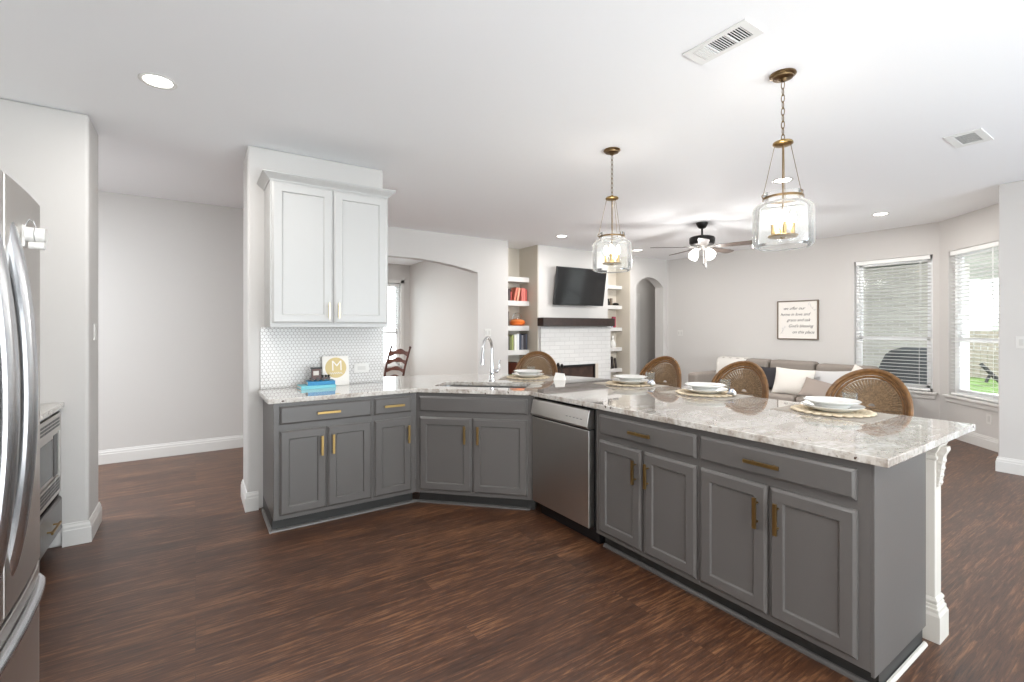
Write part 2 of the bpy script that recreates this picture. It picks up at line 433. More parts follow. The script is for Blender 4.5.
# niches: back and side walls
m = MB(); m.box(4.05, 6.84, 0, 4.767, 6.92, CEIL); m.box(4.06, YB+.15, 0, 4.158, 6.84, CEIL)
struct(m.build('wall_niche_back', 'niche'))
m = MB(); m.box(4.752, 6.305, 0, 4.766, 6.84, CEIL); struct(m.build('wall_niche_side', 'niche'))
m = MB(); m.box(6.3, 6.66, 0, 7.1, 6.74, CEIL); struct(m.build('wall_shelf_back', 'niche'))
m = MB(); m.box(6.985, 6.305, 0, 6.999, 6.66, CEIL); m.box(7.0, YB+.16, 0, 7.1, 6.66, CEIL); struct(m.build('wall_shelf_side', 'niche'))
# hall behind the small arch, with a white door
m = MB(); m.box(7.1, 8.0, 0, 9.6, 8.1, CEIL); struct(m.build('wall_hall_back', 'wall'))
struct(MB().box(7.0, 6.74, 0, 7.1, 8.1, CEIL).build('wall_hall_side', 'wall'))
struct(MB().box(8.6, 6.2, -.12, 9.8, 8.2, 0).build('floor_hall', 'floor'))
struct(MB().box(8.6, 6.2, CEIL, 9.8, 8.2, CEIL+.1).build('ceiling_hall', 'ceiling'))
struct(MB().box(9.5, 6.3, 0, 9.6, 8.0, CEIL).build('wall_hall_end', 'wall'))
struct(MB().box(8.11, YB, 0, 9.6, YB+.16, CEIL).build('wall_hall_front', 'wall'))
d = struct(MB().box(7.30, 7.215, .01, 8.17, 7.25, 2.04).build('door_1', 'trim', bevel=.004))
h = MB().cyl((8.11, 7.215, 1.0), (8.11, 7.17, 1.0), .010, n=12); h.ball((8.11, 7.155, 1.0), .026); h.build('door_handle', 'black_metal', d)
struct(MB().box(8.175, 7.19, 0, 8.31, 7.255, 2.15).build('trim_1', 'trim', bevel=.006))
struct(MB().box(7.2, 7.19, 2.045, 8.174, 7.255, 2.15).build('trim_7', 'trim', bevel=.006))
m = MB().plate([(7.1, 0), (7.28, 0), (7.28, 2.05), (8.18, 2.05), (8.18, 0), (9.5, 0), (9.5, CEIL), (7.1, CEIL)], [], 7.256, 7.34, 'y')
struct(m.build('wall_hall_door', 'wall'))
# right-hand wall with window 1
W1 = [(2.07, .53), (2.97, .53), (2.97, 2.36), (2.07, 2.36)]
struct(MB().plate([(2.0, 0), (6.3, 0), (6.3, CEIL), (2.0, CEIL)], [W1], XR, XR+.16, 'x').build('wall_right', 'wall'))
# bay wall at 45 degrees with window 2; local x runs from the corner (8.1,2.0) toward (7.28,1.18), y outward
BT = frame(8.1, 2.0, R(225)) @ Matrix.Scale(-1, 4, (0, 1, 0))   # local +y = outward (+x,-y)
BAYT = Matrix(((-.70711, .70711, 0, 8.1), (-.70711, -.70711, 0, 2.0), (0, 0, 1, 0), (0, 0, 0, 1)))
W2 = [(.165, .53), (.995, .53), (.995, 2.36), (.165, 2.36)]
struct(MB(BAYT).plate([(-.0, 0), (1.185, 0), (1.185, CEIL), (0, CEIL)], [W2], 0, .16, 'y').build('wall_bay', 'wall'))
struct(MB().box(6.45, -2.6, 0, 7.25, 1.160, CEIL).build('wall_breakfast', 'wall', bevel=.012))
# pillar behind the wall cabinet, stub wall by the refrigerator, kitchen side wall
struct(MB().box(.325, 4.07, 0, 1.372, 4.45, CEIL).build('wall_pillar', 'wall', bevel=.018, seg=3))
struct(MB().box(-1.45, 4.07, 0, -.575, 4.45, CEIL).build('wall_stub', 'wall', bevel=.018, seg=3))
struct(MB().box(-1.45, -2.6, 0, -1.33, 4.07, CEIL).build('wall_left', 'wall'))
struct(MB().box(-6, 4.45, 0, -5.9, 6.3, CEIL).build('wall_corridor', 'wall'))
struct(MB().box(-6, 4.30, 0, -1.45, 4.45, CEIL).build('wall_corridor_side', 'wall'))
# unseen wall behind the camera; patio doors added wide to let light in
hole = [(-.6, .02), (5.6, .02), (5.6, 2.35), (-.6, 2.35)]
struct(MB().plate([(-1.45, 0), (6.45, 0), (6.45, CEIL), (-1.45, CEIL)], [hole], -2.6, -2.48, 'y').build('wall_behind', 'wall'))
d = MB()
for k in range(5):
    x = -.6+6.2*k/4; d.box(x-(.0 if k == 0 else .035), -2.56, .02, x+(.07 if k == 0 else .035 if k < 4 else 0), -2.5, 2.35)
d.box(-.6, -2.56, .02, 5.6, -2.5, .12); d.box(-.6, -2.56, 2.27, 5.6, -2.5, 2.35)
d = struct(d.build('door_2', 'vinyl')); MB().box(-.55, -2.54, .1, 5.55, -2.535, 2.3).build('glass', 'glass', d)
# dining room behind the arch
DX, DY = 3.96, 9.98
struct(MB().box(DX, YB+.15, 0, DX+.1, DY+.1, CEIL).build('wall_dining_side', 'wall'))
struct(MB().box(-1.0, YB+.15, 0, -.9, DY+.1, CEIL).build('wall_dining_end', 'wall'))
W3 = [(2.55, .55), (3.75, .55), (3.75, 2.36), (2.55, 2.36)]
struct(MB().plate([(-1, 0), (DX, 0), (DX, CEIL), (-1, CEIL)], [W3, [(.6, .55), (1.8, .55), (1.8, 2.36), (.6, 2.36)]], DY, DY+.14, 'y').build('wall_dining_back', 'wall'))
# baseboards
BB = [(0, 0), (.016, 0), (.016, .098), (.012, .104), (.012, .118), (.006, .132), (.006, .140), (0, .142)]
def base(side, pts, s=1): return struct(MB().sweep(BB, pts, side=s).build('baseboard_'+side, 'trim'))
base('far', [(-5.9, YB), (1.16, YB)])
base('arch', [(3.60, YB+.15), (3.60, YB), (4.158, YB), (4.158, 6.45)], 1)
base('stub', [(-.70, 4.07), (-.575, 4.07), (-.575, 4.45), (-1.45, 4.45)])
base('pillar', [(.40, 4.07), (.325, 4.07), (.325, 4.45), (1.372, 4.45), (1.372, 4.12)], -1)
base('right', [(7.97, YB), (8.1, YB), (8.1, 2.0), (7.26, 1.16), (6.45, 1.16), (6.45, -2.48)])
base('dining', [(-.9, DY), (DX, DY), (DX, YB+.15)])
base('fireplace', [(7.0, YB), (7.17, YB)])

# ---- windows
def window(n, T, x0, x1, z0, z1, d0=.07, rail=None, casing=False):
    """T maps local (x along wall, y outward, z)"""
    m = MB(T); w = .045
    for a, b, c, e in ((x0, x0+w, z0, z1), (x1-w, x1, z0, z1), (x0, x1, z0, z0+w), (x0, x1, z1-w, z1)): m.box(a, d0, c, b, d0+.06, e)
    fr = struct(m.build('window_%d' % n, 'vinyl', bevel=.004))
    zr = rail or (z0+z1)/2
    m = MB(T); s = .032
    for a, b, c, e in ((x0+w, x0+w+s, zr, z1-w), (x1-w-s, x1-w, zr, z1-w), (x0+w, x1-w, zr-.02, zr+.025), (x0+w, x1-w, z1-w-s, z1-w)): m.box(a, d0+.03, c, b, d0+.055, e)
    m.build('upper_sash', 'vinyl', fr)
    m = MB(T)
    for a, b, c, e in ((x0+w, x0+w+s, z0+w, zr), (x1-w-s, x1-w, z0+w, zr), (x0+w, x1-w, z0+w, z0+w+s+.01), (x0+w, x1-w, zr-.03, zr+.012)): m.box(a, d0+.004, c, b, d0+.029, e)
    m.build('lower_sash', 'vinyl', fr)
    MB(T).box(x0+w, d0+.04, zr, x1-w, d0+.044, z1-w).build('glass_pane', 'glass', fr)
    MB(T).box(x0+w, d0+.014, z0+w, x1-w, d0+.018, zr).build('glass_pane', 'glass', fr)
    m = MB(T); m.box(x0-.05, -.045, z0-.024, x1+.05, d0, z0+.002); m.box(x0-.03, -.018, z0-.085, x1+.03, 0, z0-.024)
    m.build('window_sill', 'trim', fr, bevel=.004)
    return fr
T1 = Matrix(((0, 1, 0, XR), (-1, 0, 0, 2.97), (0, 0, 1, 0), (0, 0, 0, 1)))   # local x = -Y from 2.97, y = +X
window(1, T1, 0, .90, .53, 2.36, rail=1.24)
window(2, BAYT, .165, .995, .53, 2.36, rail=1.24)
T3 = Matrix(((1, 0, 0, 0), (0, 1, 0, DY), (0, 0, 1, 0), (0, 0, 0, 1)))
window(3, T3, 2.55, 3.75, .55, 2.36, rail=1.28)
window(4, T3, .6, 1.8, .55, 2.36, rail=1.28)
# casings round the dining window
for k, (a, b) in enumerate(((2.55, 3.75), (.6, 1.8))):
    m = MB(T3); 
    for q in ((a-.07, -.018, .46, a, 0, 2.43), (b, -.018, .46, b+.07, 0, 2.43), (a-.07, -.018, 2.36, b+.07, 0, 2.43)): m.box(*q)
    struct(m.build('trim_%d' % (2+k), 'trim', bevel=.004))

def blinds(T, x0, x1, z0, z1, label, tilt=-11, pitch=.046, y=.03):
    t = thing('window_blind', label, 'window blind', (T @ Vector(((x0+x1)/2, y, z1)))[:])
    m = MB(T); m.box(x0+.006, y-.03, z1-.055, x1-.006, y+.03, z1-.002); m.build('headrail', 'blind', t, bevel=.003, world=True)
    m = MB(T); z = z1-.085; n = 0
    while z > z0+.05:
        a = R(tilt); hw = .024; c, s = math.cos(a)*hw, math.sin(a)*hw
        m.add([(x0+.008, y-c, z-s-.001), (x1-.008, y-c, z-s-.001), (x1-.008, y+c, z+s-.001), (x0+.008, y+c, z+s-.001),
               (x0+.008, y-c, z-s+.0015), (x1-.008, y-c, z-s+.0015), (x1-.008, y+c, z+s+.0015), (x0+.008, y+c, z+s+.0015)],
              [(0,3,2,1),(4,5,6,7),(0,1,5,4),(1,2,6,5),(2,3,7,6),(3,0,4,7)])
        z -= pitch; n += 1
    m.build('slats', 'blind', t, world=True)
    MB(T).box(x0+.008, y-.022, z0+.012, x1-.008, y+.022, z0+.032).build('bottom_rail', 'blind', t, world=True, bevel=.003)
    for f in (.14, .86):
        xx = x0+(x1-x0)*f; MB(T).box(xx-.002, y-.026, z0+.02, xx+.002, y-.0245, z1-.05).build('ladder_cord', 'blind', t, world=True)
    MB(T).cyl((x1-.10, y-.04, z1-.05), (x1-.10, y-.04, z1-.62), .004, n=8).build('tilt_wand', 'blind', t, world=True)
blinds(T1, 0.02, .88, .535, 2.357, 'white slatted blind on the window above the sofa, grill behind it')
blinds(BAYT, .185, .975, .535, 2.357, 'white slatted blind on the angled bay window, lawn and fence behind it')
blinds(T3, 2.57, 3.73, 1.32, 2.34, 'white blind in the bright window seen through the wide arch', pitch=.05)
# ================================================================== OUTSIDE
struct(MB().box(8.26, -6, -.2, 14.6, 9, -.06).build('floor_patio', 'concrete'))
struct(MB().box(14.6, -20, -.3, 40, 1.0, -.15).build('floor_yard_neutral', 'concrete'))  # unseen neutral ground added so no green reflects in the television
g = MB().box(14.6, 1.0, -.3, 40, 30, -.15).build('lawn', 'grass'); tag(g, 'green mown lawn in front of the backyard fence', 'lawn', kind='stuff')
b = thing('brick_house_wing', 'pale brick wing of the house across the covered patio', 'building', (12.0, 6.0, -.1))
MB().box(11.6, 2.62, -.1, 12.4, 9.0, 2.62).build('brick_wall', 'outbrick', b, world=True)
r = thing('patio_roof', 'flat pale soffit and beam of the covered patio roof', 'patio roof', (11, 3, 2.62))
MB().box(8.3, .5, 2.64, 13.6, 9, 2.72).build('soffit', 'roofing', r, world=True)
MB().box(13.3, .5, 2.40, 13.6, 9, 2.64).build('beam', 'roofing', r, world=True)
p = MB().box(13.33, 2.90, -.06, 13.53, 3.10, 2.40); p.box(13.29, 2.86, -.06, 13.57, 3.14, .1); p.box(13.29, 2.86, 2.3, 13.57, 3.14, 2.40)
tag(p.build('patio_post', 'vinyl', bevel=.01), 'white square post holding up the patio roof beam', 'post')
f = thing('wooden_fence', 'weathered pale wooden board fence behind the lawn', 'fence', (20, 5, -.15))
m = MB(); y = -14.0
while y < 24: m.box(20, y, -.15, 20.03, y+.146, 1.30+random.uniform(-.01, .01)); y += .155
m.build('boards', 'fence', f, world=True)
m = MB(); 
for z in (.1, .6, 1.1): m.box(20.03, -14, z, 20.08, 24, z+.09)
m.build('rails', 'fence', f, world=True)
# barbecue under a cover
g = thing('barbecue_grill', 'barbecue grill under a dark fitted cover on the patio', 'grill', (9.75, 2.72, -.06))
def loft(m, rings):
    n = len(rings[0]); vs_ = [p for r_ in rings for p in r_]; fs = []
    for i in range(len(rings)-1):
        for k in range(n): fs.append((i*n+k, i*n+(k+1) % n, (i+1)*n+(k+1) % n, (i+1)*n+k))
    fs += [tuple(range(n-1, -1, -1)), tuple((len(rings)-1)*n+k for k in range(n))]
    return m.add(vs_, fs)
def rrect(cx, cy, hx, hy, z, p=4, n=28):
    o = []
    for k in range(n):
        t = 2*PI*k/n; c, s = math.cos(t), math.sin(t)
        o.append((cx+hx*math.copysign(abs(c)**(2/p), c), cy+hy*math.copysign(abs(s)**(2/p), s), z))
    return o
m = loft(MB(), [rrect(0, 0, .32, .48, .10), rrect(0, 0, .33, .50, .3), rrect(0, 0, .30, .47, .70), rrect(0, 0, .28, .42, .85), rrect(0, 0, .25, .36, 1.0), rrect(0, 0, .18, .28, 1.08), rrect(0, 0, .07, .15, 1.12)])
m.build('fabric_cover', 'cover', g, smooth=True)
for sx in (-.22, .22):
    for sy in (-.35, .35): MB().cyl((sx-.02, sy, .05), (sx+.02, sy, .05), .05, n=12).build('wheel', 'black', g)
# playset-like dark frame on the lawn, trees over the fence
p = thing('garden_swing_frame', 'dark slanted garden frame standing on the lawn', 'swing frame', (17.6, 3.1, -.148))
m = MB(); m.tube([(0, 0, .06), (.1, .42, .55)], .05); m.tube([(0, .3, .06), (.05, .22, .30)], .035)
m.build('legs', 'black_metal', p)
def tree(x, y, h, w, label):
    t = thing('tree', label, 'tree', (x, y, -.149), 0, 'trees beyond the fence')
    MB().tube([(0, 0, .001), (.05, .03, h*.4), (0, 0, h*.7)], [.14, .1, .05]).build('trunk', 'bark', t)
    m = MB()
    for k in range(16):
        a = random.uniform(0, 2*PI); q = random.uniform(0, w*.7); zz = h*random.uniform(.5, .95)
        rb = w*random.uniform(.25, .42); m.ball((q*math.cos(a), q*math.sin(a), max(zz, rb+.06)), rb, n=8, m=6)
    m.build('crown', 'leaf', t, smooth=True)
tree(26, 4.2, 1.75, 1.2, 'low pale green tree peeping over the backyard fence, near the patio post')
tree(27, 7.0, 2.1, 1.3, 'taller pale green tree beyond the backyard fence')
# light through the windows is the sky plus the added lamp outside the bay

# dining room, hall and corridor get unseen added downlights for fill, placed further down
# ================================================================== CABINETS
def door_panel(m, x0, x1, z0, z1, y=0, rail=.055, recess=True):
    def ring(i, yy): return [(x0+i, yy, z0+i), (x1-i, yy, z0+i), (x1-i, yy, z1-i), (x0+i, yy, z1-i)]
    rs = [ring(0, y), ring(0, y-.011), ring(.004, y-.0135), ring(.012, y-.020)]
    if recess: rs += [ring(rail, y-.020), ring(rail+.003, y-.018), ring(rail+.007, y-.0105)]
    vs_ = [p for r_ in rs for p in r_]; fs = []
    for i in range(len(rs)-1):
        for k in range(4): fs.append((i*4+k, i*4+(k+1) % 4, (i+1)*4+(k+1) % 4, (i+1)*4+k))
    fs += [(3, 2, 1, 0), tuple((len(rs)-1)*4+k for k in range(4))]
    return m.add(vs_, fs)
def pull(parent, x, z, L, vert, y=-.020, mat_='gold_pull', w=.016):
    m = MB(); h = L/2; y2 = y-.030
    if vert:
        m.box(x-w/2, y2-.005, z-h, x+w/2, y2+.005, z+h)
        for s in (-1, 1): m.cyl((x, y, z+s*h*.62), (x, y2, z+s*h*.62), .0045, n=10)
    else:
        m.box(x-h, y2-.005, z-w/2, x+h, y2+.005, z+w/2)
        for s in (-1, 1): m.cyl((x+s*h*.62, y, z), (x+s*h*.62, y2, z), .0045, n=10)
    return m.build('handle', mat_, parent, bevel=.001)
def base_cab(label, ox, oy, rz, w, drawers, doors, depth=.58, endpanel=False, top=.884, left_open=True):
    """drawers [(x0,x1,z0,z1,pull x or None)], doors [(x0,x1,handle x)] in local x; front face at local y=0"""
    t = thing('base_cabinet', label, 'cabinet', (ox, oy, 0), rz)
    m = MB(); d = .018
    m.box(0, 0, .10, w, d, top)                      # face frame
    m.box(0, d, .10, d, depth, top); m.box(w-d, d, .10, w, depth, top)
    m.box(d, d, .10, w-d, depth, .118); m.box(d, depth-.01, .118, w-d, depth, top)
    m.build('body', 'grey', t, bevel=.0015)
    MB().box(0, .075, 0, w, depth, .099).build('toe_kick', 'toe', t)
    for (a, b, c, e, px) in drawers:
        q = door_panel(MB(), a, b, c, e, 0, recess=False).build('drawer', 'grey', t)
        if px is not None: pull(q, px, (c+e)/2, .155, False)
    for (a, b, hx) in doors:
        q = door_panel(MB(), a, b, .130, .695).build('door', 'grey', t)
        pull(q, hx, .572, .135, True)
    return t
LX, LY = .430, 3.485
base_cab('grey two-door base cabinet with a wide drawer, below the blue stacked toy and round plaque', LX, LY, 0, .662,
         [(.036, .651, .738, .860, .345)], [(.036, .334, .300), (.341, .651, .375)])
base_cab('narrow grey one-door base cabinet with a small drawer, next to the angled sink cabinet', LX+.662, LY, 0, .343,
         [(.011, .300, .738, .860, .155)], [(.011, .300, .268)])
base_cab('angled grey sink cabinet with a blank drawer panel, directly in front of the faucet', 1.435, LY, R(-45), .933,
         [(.034, .884, .738, .855, None)], [(.034, .452, .407), (.466, .884, .511)], depth=.55)
RX, RY = 2.092, 2.825
t = base_cab('grey two-door base cabinet right beside the stainless dishwasher', RX, 2.162, R(-90), .731,
         [(.037, .720, .733, .852, .38)], [(.037, .369, .336), (.390, .720, .425)], depth=.56)
t = base_cab('wide grey two-door base cabinet at the open end of the peninsula, beside the white column', RX, 1.431, R(-90), .719,
         [(.011, .676, .733, .852, .33)], [(.011, .341, .303), (.354, .679, .392)], depth=.56)
m = MB(); m.box(.719, 0, .085, .731, .56, .884); m.build('end_panel', 'grey', t, bevel=.0015)
# fillers on both sides of the dishwasher
f = MB().prism([(2.100, 2.816), (2.100, 2.802), (2.64, 2.802), (2.64, 2.816)], .10, .884); 
f = f.build('cabinet_filler', 'grey'); tag(f, 'slim grey filler strip between the sink cabinet and the dishwasher', 'cabinet filler')
# shoe moulding along the toe kicks
SH = [(0, 0), (.018, 0), (.016, .009), (.009, .016), (0, .018)]
s = MB().sweep(SH, [(.43, 4.05), (.43, 3.56), (1.468, 3.56), (2.12, 2.905)], side=1)
struct(s.build('trim_4', 'grey'))
s = MB().sweep(SH, [(2.167, 2.16), (2.167, .712), ], side=1); struct(s.build('trim_5', 'grey'))
s = MB().sweep([(0, 0), (.014, 0), (.012, .008), (.007, .013), (0, .014)], [(2.17, .708), (2.655, .708)], side=1); struct(s.build('trim_6', 'column'))
# knee wall carrying the overhang
def ccurve(n=10):
    pts = [(3.17, 2.75), (3.165, 3.0), (3.13, 3.24), (3.04, 3.50), (2.88, 3.74), (2.66, 3.95), (2.38, 4.14), (2.06, 4.30), (1.75, 4.41), (1.45, 4.455)]
    return pts
struct(MB().box(2.658, .745, 0, 2.735, 2.72, .884).build('wall_knee', 'wall'))
KT = Matrix.Translation((2.27, 3.275, 0)) @ Matrix.Rotation(R(-45), 4, 'Z')
struct(MB(KT).box(-.66, .12, 0, .62, .19, .884).build('wall_knee_angled', 'wall'))
struct(MB().box(1.39, 4.07, 0, 1.85, 4.14, .884).build('wall_knee_end', 'wall'))
# ---- countertop, one slab with the sink cut-out
CT0, CT1 = .885, .917
sn = (.70711, .70711); st = (.70711, -.70711); sc_ = (1.765, 3.155)
def SP(t_, n_): return (sc_[0]+st[0]*t_+sn[0]*n_, sc_[1]+st[1]*t_+sn[1]*n_)
hole = []
hw, n0, n1, rr = .375, .135, .475, .05
for (cx, cy, a0) in ((hw-rr, n1-rr, 0), (-hw+rr, n1-rr, 90), (-hw+rr, n0+rr, 180), (hw-rr, n0+rr, 270)):
    for k in range(5):
        a = R(a0+22.5*k); hole.append(SP(cx+rr*math.cos(a), cy+rr*math.sin(a)))
outer = [(.392, 3.455), (1.432, 3.455), (2.062, 2.822), (2.062, .648), (3.17, .648)]+ccurve()+[(1.378, 4.455), (1.378, 4.055), (.392, 4.055)]
ct = MB().plate(outer, [hole], CT0, CT1).build('countertop', 'granite', bevel=.004, seg=2)
tag(ct, 'long pale granite countertop running over all the grey cabinets and the bar overhang', 'countertop')
# sink basin
t = thing('sink', 'stainless undermount sink set into the granite in front of the faucet', 'sink', (SP(0, .3)[0], SP(0, .3)[1], .70), R(-45))
m = MB(); hx, hy = .385, .18
def rr2(hx, hy, z, r=.05):
    o = []
    for (cx, cy, a0) in ((hx-r, hy-r, 0), (-hx+r, hy-r, 90), (-hx+r, -hy+r, 180), (hx-r, -hy+r, 270)):
        for k in range(5): a = R(a0+22.5*k); o.append((cx+r*math.cos(a), cy+r*math.sin(a), z))
    return o
rings = [rr2(hx+.01, hy+.01, .183), rr2(hx, hy, .183), rr2(hx-.01, hy-.01, .03), rr2(hx-.04, hy-.04, .01, .04)]
n = len(rings[0]); vs_ = [p for r_ in rings for p in r_]; fs = []
for i in range(3):
    for k in range(n): fs.append((i*n+k, i*n+(k+1) % n, (i+1)*n+(k+1) % n, (i+1)*n+k))
fs.append(tuple(3*n+k for k in range(n)))
m.add(vs_, fs); m.build('basin', 'sink', t, smooth=True)
MB().lathe([(.001, .012), (.042, .012), (.045, .014), (.042, .016), (.03, .0145), (.001, .0145)], n=20).build('drain', 'chrome', t, smooth=True)
# faucet
fx, fy = SP(-.0, .60)
t = thing('kitchen_faucet', 'polished gooseneck pull-down faucet with a side lever behind the sink', 'faucet', (fx, fy, CT1), R(-45-90-13))
m = MB().lathe([(.001, 0), (.030, 0), (.030, .006), (.024, .014), (.021, .06), (.024, .075), (.019, .10), (.0165, .14), (.015, .16)], n=20)
m.build('body', 'chrome', t, smooth=True)
pts = [(0, 0, .15), (0, 0, .285)]+[(.085-.085*math.cos(R(a)), 0, .285+.095*math.sin(R(a))) for a in range(15, 181, 15)]
pts += [(.175, 0, .26)]
MB().tube(pts, .0125, 14).build('gooseneck', 'chrome', t, smooth=True)
m = MB(); mm_ = Matrix.Rotation(R(-6), 4, 'Y')
m.lathe([(.001, -.10), (.020, -.10), (.021, -.09), (.018, -.05), (.0145, -.01), (.013, .02), (.001, .02)], c=(.176, 0, .255), n=18, Mx=mm_)
m.build('spray_head', 'chrome', t, smooth=True)
m = MB().cyl((0, -.01, .085), (0, .055, .085), .016, n=14)
m.tube([(0, .05, .085), (-.01, .072, .11), (-.015, .068, .16), (-.012, .075, .185)], [.009, .009, .006, .007], 10)
m.build('lever', 'chrome', t, smooth=True)

# ---- dishwasher
t = thing('dishwasher', 'stainless steel dishwasher between the angled sink cabinet and the long grey cabinets', 'dishwasher', (RX, 2.800, 0), R(-90))
w = .600
MB().box(.008, .02, .10, w+.012, .55, .868).build('tub', 'black', t)
MB().box(0, -.030, .118, w, .018, .735).build('door', 'steel', t, bevel=.004)
m = MB(); m.prism([(-.040, .750), (-.046, .762), (-.026, .856), (-.020, .864), (.018, .864), (.018, .742), (-.02, .742)], 0, w, 'x')
c = m.build('control_panel', 'steel', t, bevel=.002)
m = MB(); m.box(.004, -.024, .734, w-.004, .015, .744); m.build('handle_recess', 'black', t)
for k in range(5): MB().box(w-.07-.035*k, -.0405, .80, w-.055-.035*k, -.037, .803).build('button_mark', 'black', c)
MB().box(.0, .055, .005, w+.012, .10, .099).build('toe_kick', 'black', t)

# ---- white column at the end of the bar
t = thing('bar_column', 'white carved square column holding the bar overhang at the open end', 'column', (2.765, .728, 0))
def sq(m, lv):
    rings = [[(-h, -h, z), (h, -h, z), (h, h, z), (-h, h, z)] for h, z in lv]
    vs_ = [p for r_ in rings for p in r_]; fs = []
    for i in range(len(rings)-1):
        for k in range(4): fs.append((i*4+k, i*4+(k+1) % 4, (i+1)*4+(k+1) % 4, (i+1)*4+k))
    fs += [(3, 2, 1, 0), tuple((len(rings)-1)*4+k for k in range(4))]
    return m.add(vs_, fs)
sq(MB(), [(.062, 0), (.062, .115), (.056, .128), (.056, .142), (.050, .146), (.050, .158), (.046, .162), (.050, .172), (.050, .178), (.042, .190)]).build('plinth', 'column', t, bevel=.0015)
sq(MB(), [(.041, .188), (.041, .80)]).build('shaft', 'column', t, bevel=.004)
m = sq(MB(), [(.041, .798), (.047, .805), (.047, .815), (.042, .82), (.042, .832), (.050, .845), (.058, .866), (.060, .870), (.060, .884)])
m.build('capital', 'column', t, bevel=.0015)
# carved scroll bracket on the outer face
m = MB(); prof = [(0, .862), (-.034, .862), (-.036, .846), (-.030, .834), (-.023, .82), (-.021, .800), (-.018, .78), (-.015, .75), (-.012, .72), (-.008, .69), (0, .675)]
m.prism([(p[0]-.041, p[1]) for p in prof], -.026, .026, 'x')
for z, r_ in ((.842, .017), (.80, .013), (.765, .011), (.732, .009), (.70, .008)):
    m.ball((0, -.041-.008-(z-.69)*.07, z), .018, r_, r_, n=12, m=8); m.ball((-.02, -.041-.003-(z-.69)*.07, z-.012), .009, r_*.8, r_, n=8, m=6); m.ball((.02, -.041-.003-(z-.69)*.07, z-.012), .009, r_*.8, r_, n=8, m=6)
m.build('carved_bracket', 'column', t, smooth=True)

# ================================================================== WALL CABINET, BACKSPLASH
t = thing('wall_cabinet', 'white two-door wall cabinet with crown moulding above the hex tile backsplash', 'cabinet', (.440, 3.735, 1.392))
w = .855; h = 1.050
m = MB(); m.box(0, 0, 0, w, .018, h); m.box(0, .018, 0, .018, .335, h); m.box(w-.018, .018, 0, w, .335, h)
m.box(.018, .018, .03, w-.018, .335, .048); m.box(.018, .018, h-.02, w-.018, .335, h); m.box(.018, .325, .048, w-.018, .335, h-.02)
m.build('body', 'white_cab', t, bevel=.0015)
for a, b, hx in ((.012, .424, .392), (.431, .843, .463)):
    q = door_panel(MB(), a, b, .030, h-.012, 0, rail=.06).build('door', 'white_cab', t)
    pull(q, hx, .125, .115, True, mat_='champagne', w=.011)
CR = [(0, 0), (.008, 0), (.012, .012), (.026, .026), (.046, .045), (.052, .050), (.052, .056), (.062, .060), (.062, .074), (0, .074)]
MB().sweep([(a*.85, b*.74+h-.002) for a, b in CR], [(0, .335), (0, 0), (w, 0), (w, .335)], side=1).build('crown', 'white_cab', t)
# hexagon mosaic
t = thing('hex_tile_backsplash', 'white hexagon mosaic backsplash between the wall cabinet and the granite', 'backsplash', (.41, 4.062, CT1))
MB().box(0, -.004, .001, .958, .006, .475).build('grout', 'grout', t)
m = MB(); a = .0158; gap = .00165; px = a*math.sqrt(3); pz = a*1.5; row = 0; z = .0
while z < .486:
    x = 0+(px/2 if row % 2 else 0)
    while x < .97:
        vs_ = []; 
        for rr_, yy in ((a-gap, -.004), (a-gap, -.0065), (a-gap-.0012, -.0078)):
            for k in range(6):
                g_ = R(60*k+30); xx = min(max(x+rr_*math.cos(g_), .001), .957); zz = min(max(z+rr_*math.sin(g_), .002), .473)
                vs_.append((xx, yy, zz))
        fs = [tuple(range(12, 18))]
        for i in range(2):
            for k in range(6): fs.append((i*6+k, i*6+(k+1) % 6, (i+1)*6+(k+1) % 6, (i+1)*6+k))
        m.add(vs_, fs); x += px
    z += pz; row += 1
m.build('hex_tiles', 'tile', t)
def plate_box(name, label, cat, T, w, h, kind='outlet', gang=1, group=None):
    """T: local x along wall, y out of wall (towards room is -y), origin = centre"""
    t = thing(name, label, cat, T.translation[:], 0, group)
    t.matrix_basis = T
    q = MB(); q.box(-w/2, -.006, -h/2, w/2, 0, h/2); q.build('cover_plate', 'white_plastic', t, bevel=.002)
    for g_ in range(gang):
        cx = (g_-(gang-1)/2)*w/gang
        if kind == 'outlet':
            m = MB(); m.box(cx-.016, -.009, -.033, cx+.016, -.006, .033) if h > w else m.box(-.033, -.009, -.016, .033, -.006, .016)
            m.build('socket', 'plate_edge', t, bevel=.001)
        else:
            m = MB().box(cx-.015, -.010, -.03, cx+.015, -.006, .03); m.build('rocker', 'plate_edge', t, bevel=.001)
    return t
def TW(x, y, z, rz): return Matrix.Translation((x, y, z)) @ Matrix.Rotation(rz, 4, 'Z')
plate_box('wall_outlet', 'white horizontal double outlet plate set in the hex tile backsplash', 'outlet', TW(1.175, 4.053, 1.045, 0), .125, .078)
plate_box('light_switch', 'double switch plate on the wall between the wide arch and the book niche', 'light switch', TW(3.775, YB, 1.31, 0), .118, .115, 'switch', 2)
plate_box('light_switch', 'small switch plate on the far living room wall near the hall arch', 'light switch', TW(XR, 5.98, 1.28, R(-90)), .12, .115, 'switch', 2)
plate_box('light_switch', 'switch plate on the wall at the outer edge beside the bay window', 'light switch', TW(6.45, 1.005, 1.25, R(-90)), .075, .115, 'switch', 1)
plate_box('light_switch', 'switch plate on the narrow end of the wall beside the corridor opening', 'light switch', TW(-.575, 4.28, 1.36, R(90)), .075, .115, 'switch', 1)
plate_box('wall_outlet', 'white outlet plate low on the angled bay wall under the window', 'outlet', TW(7.523, 1.423, .345, R(-135)), .075, .115)

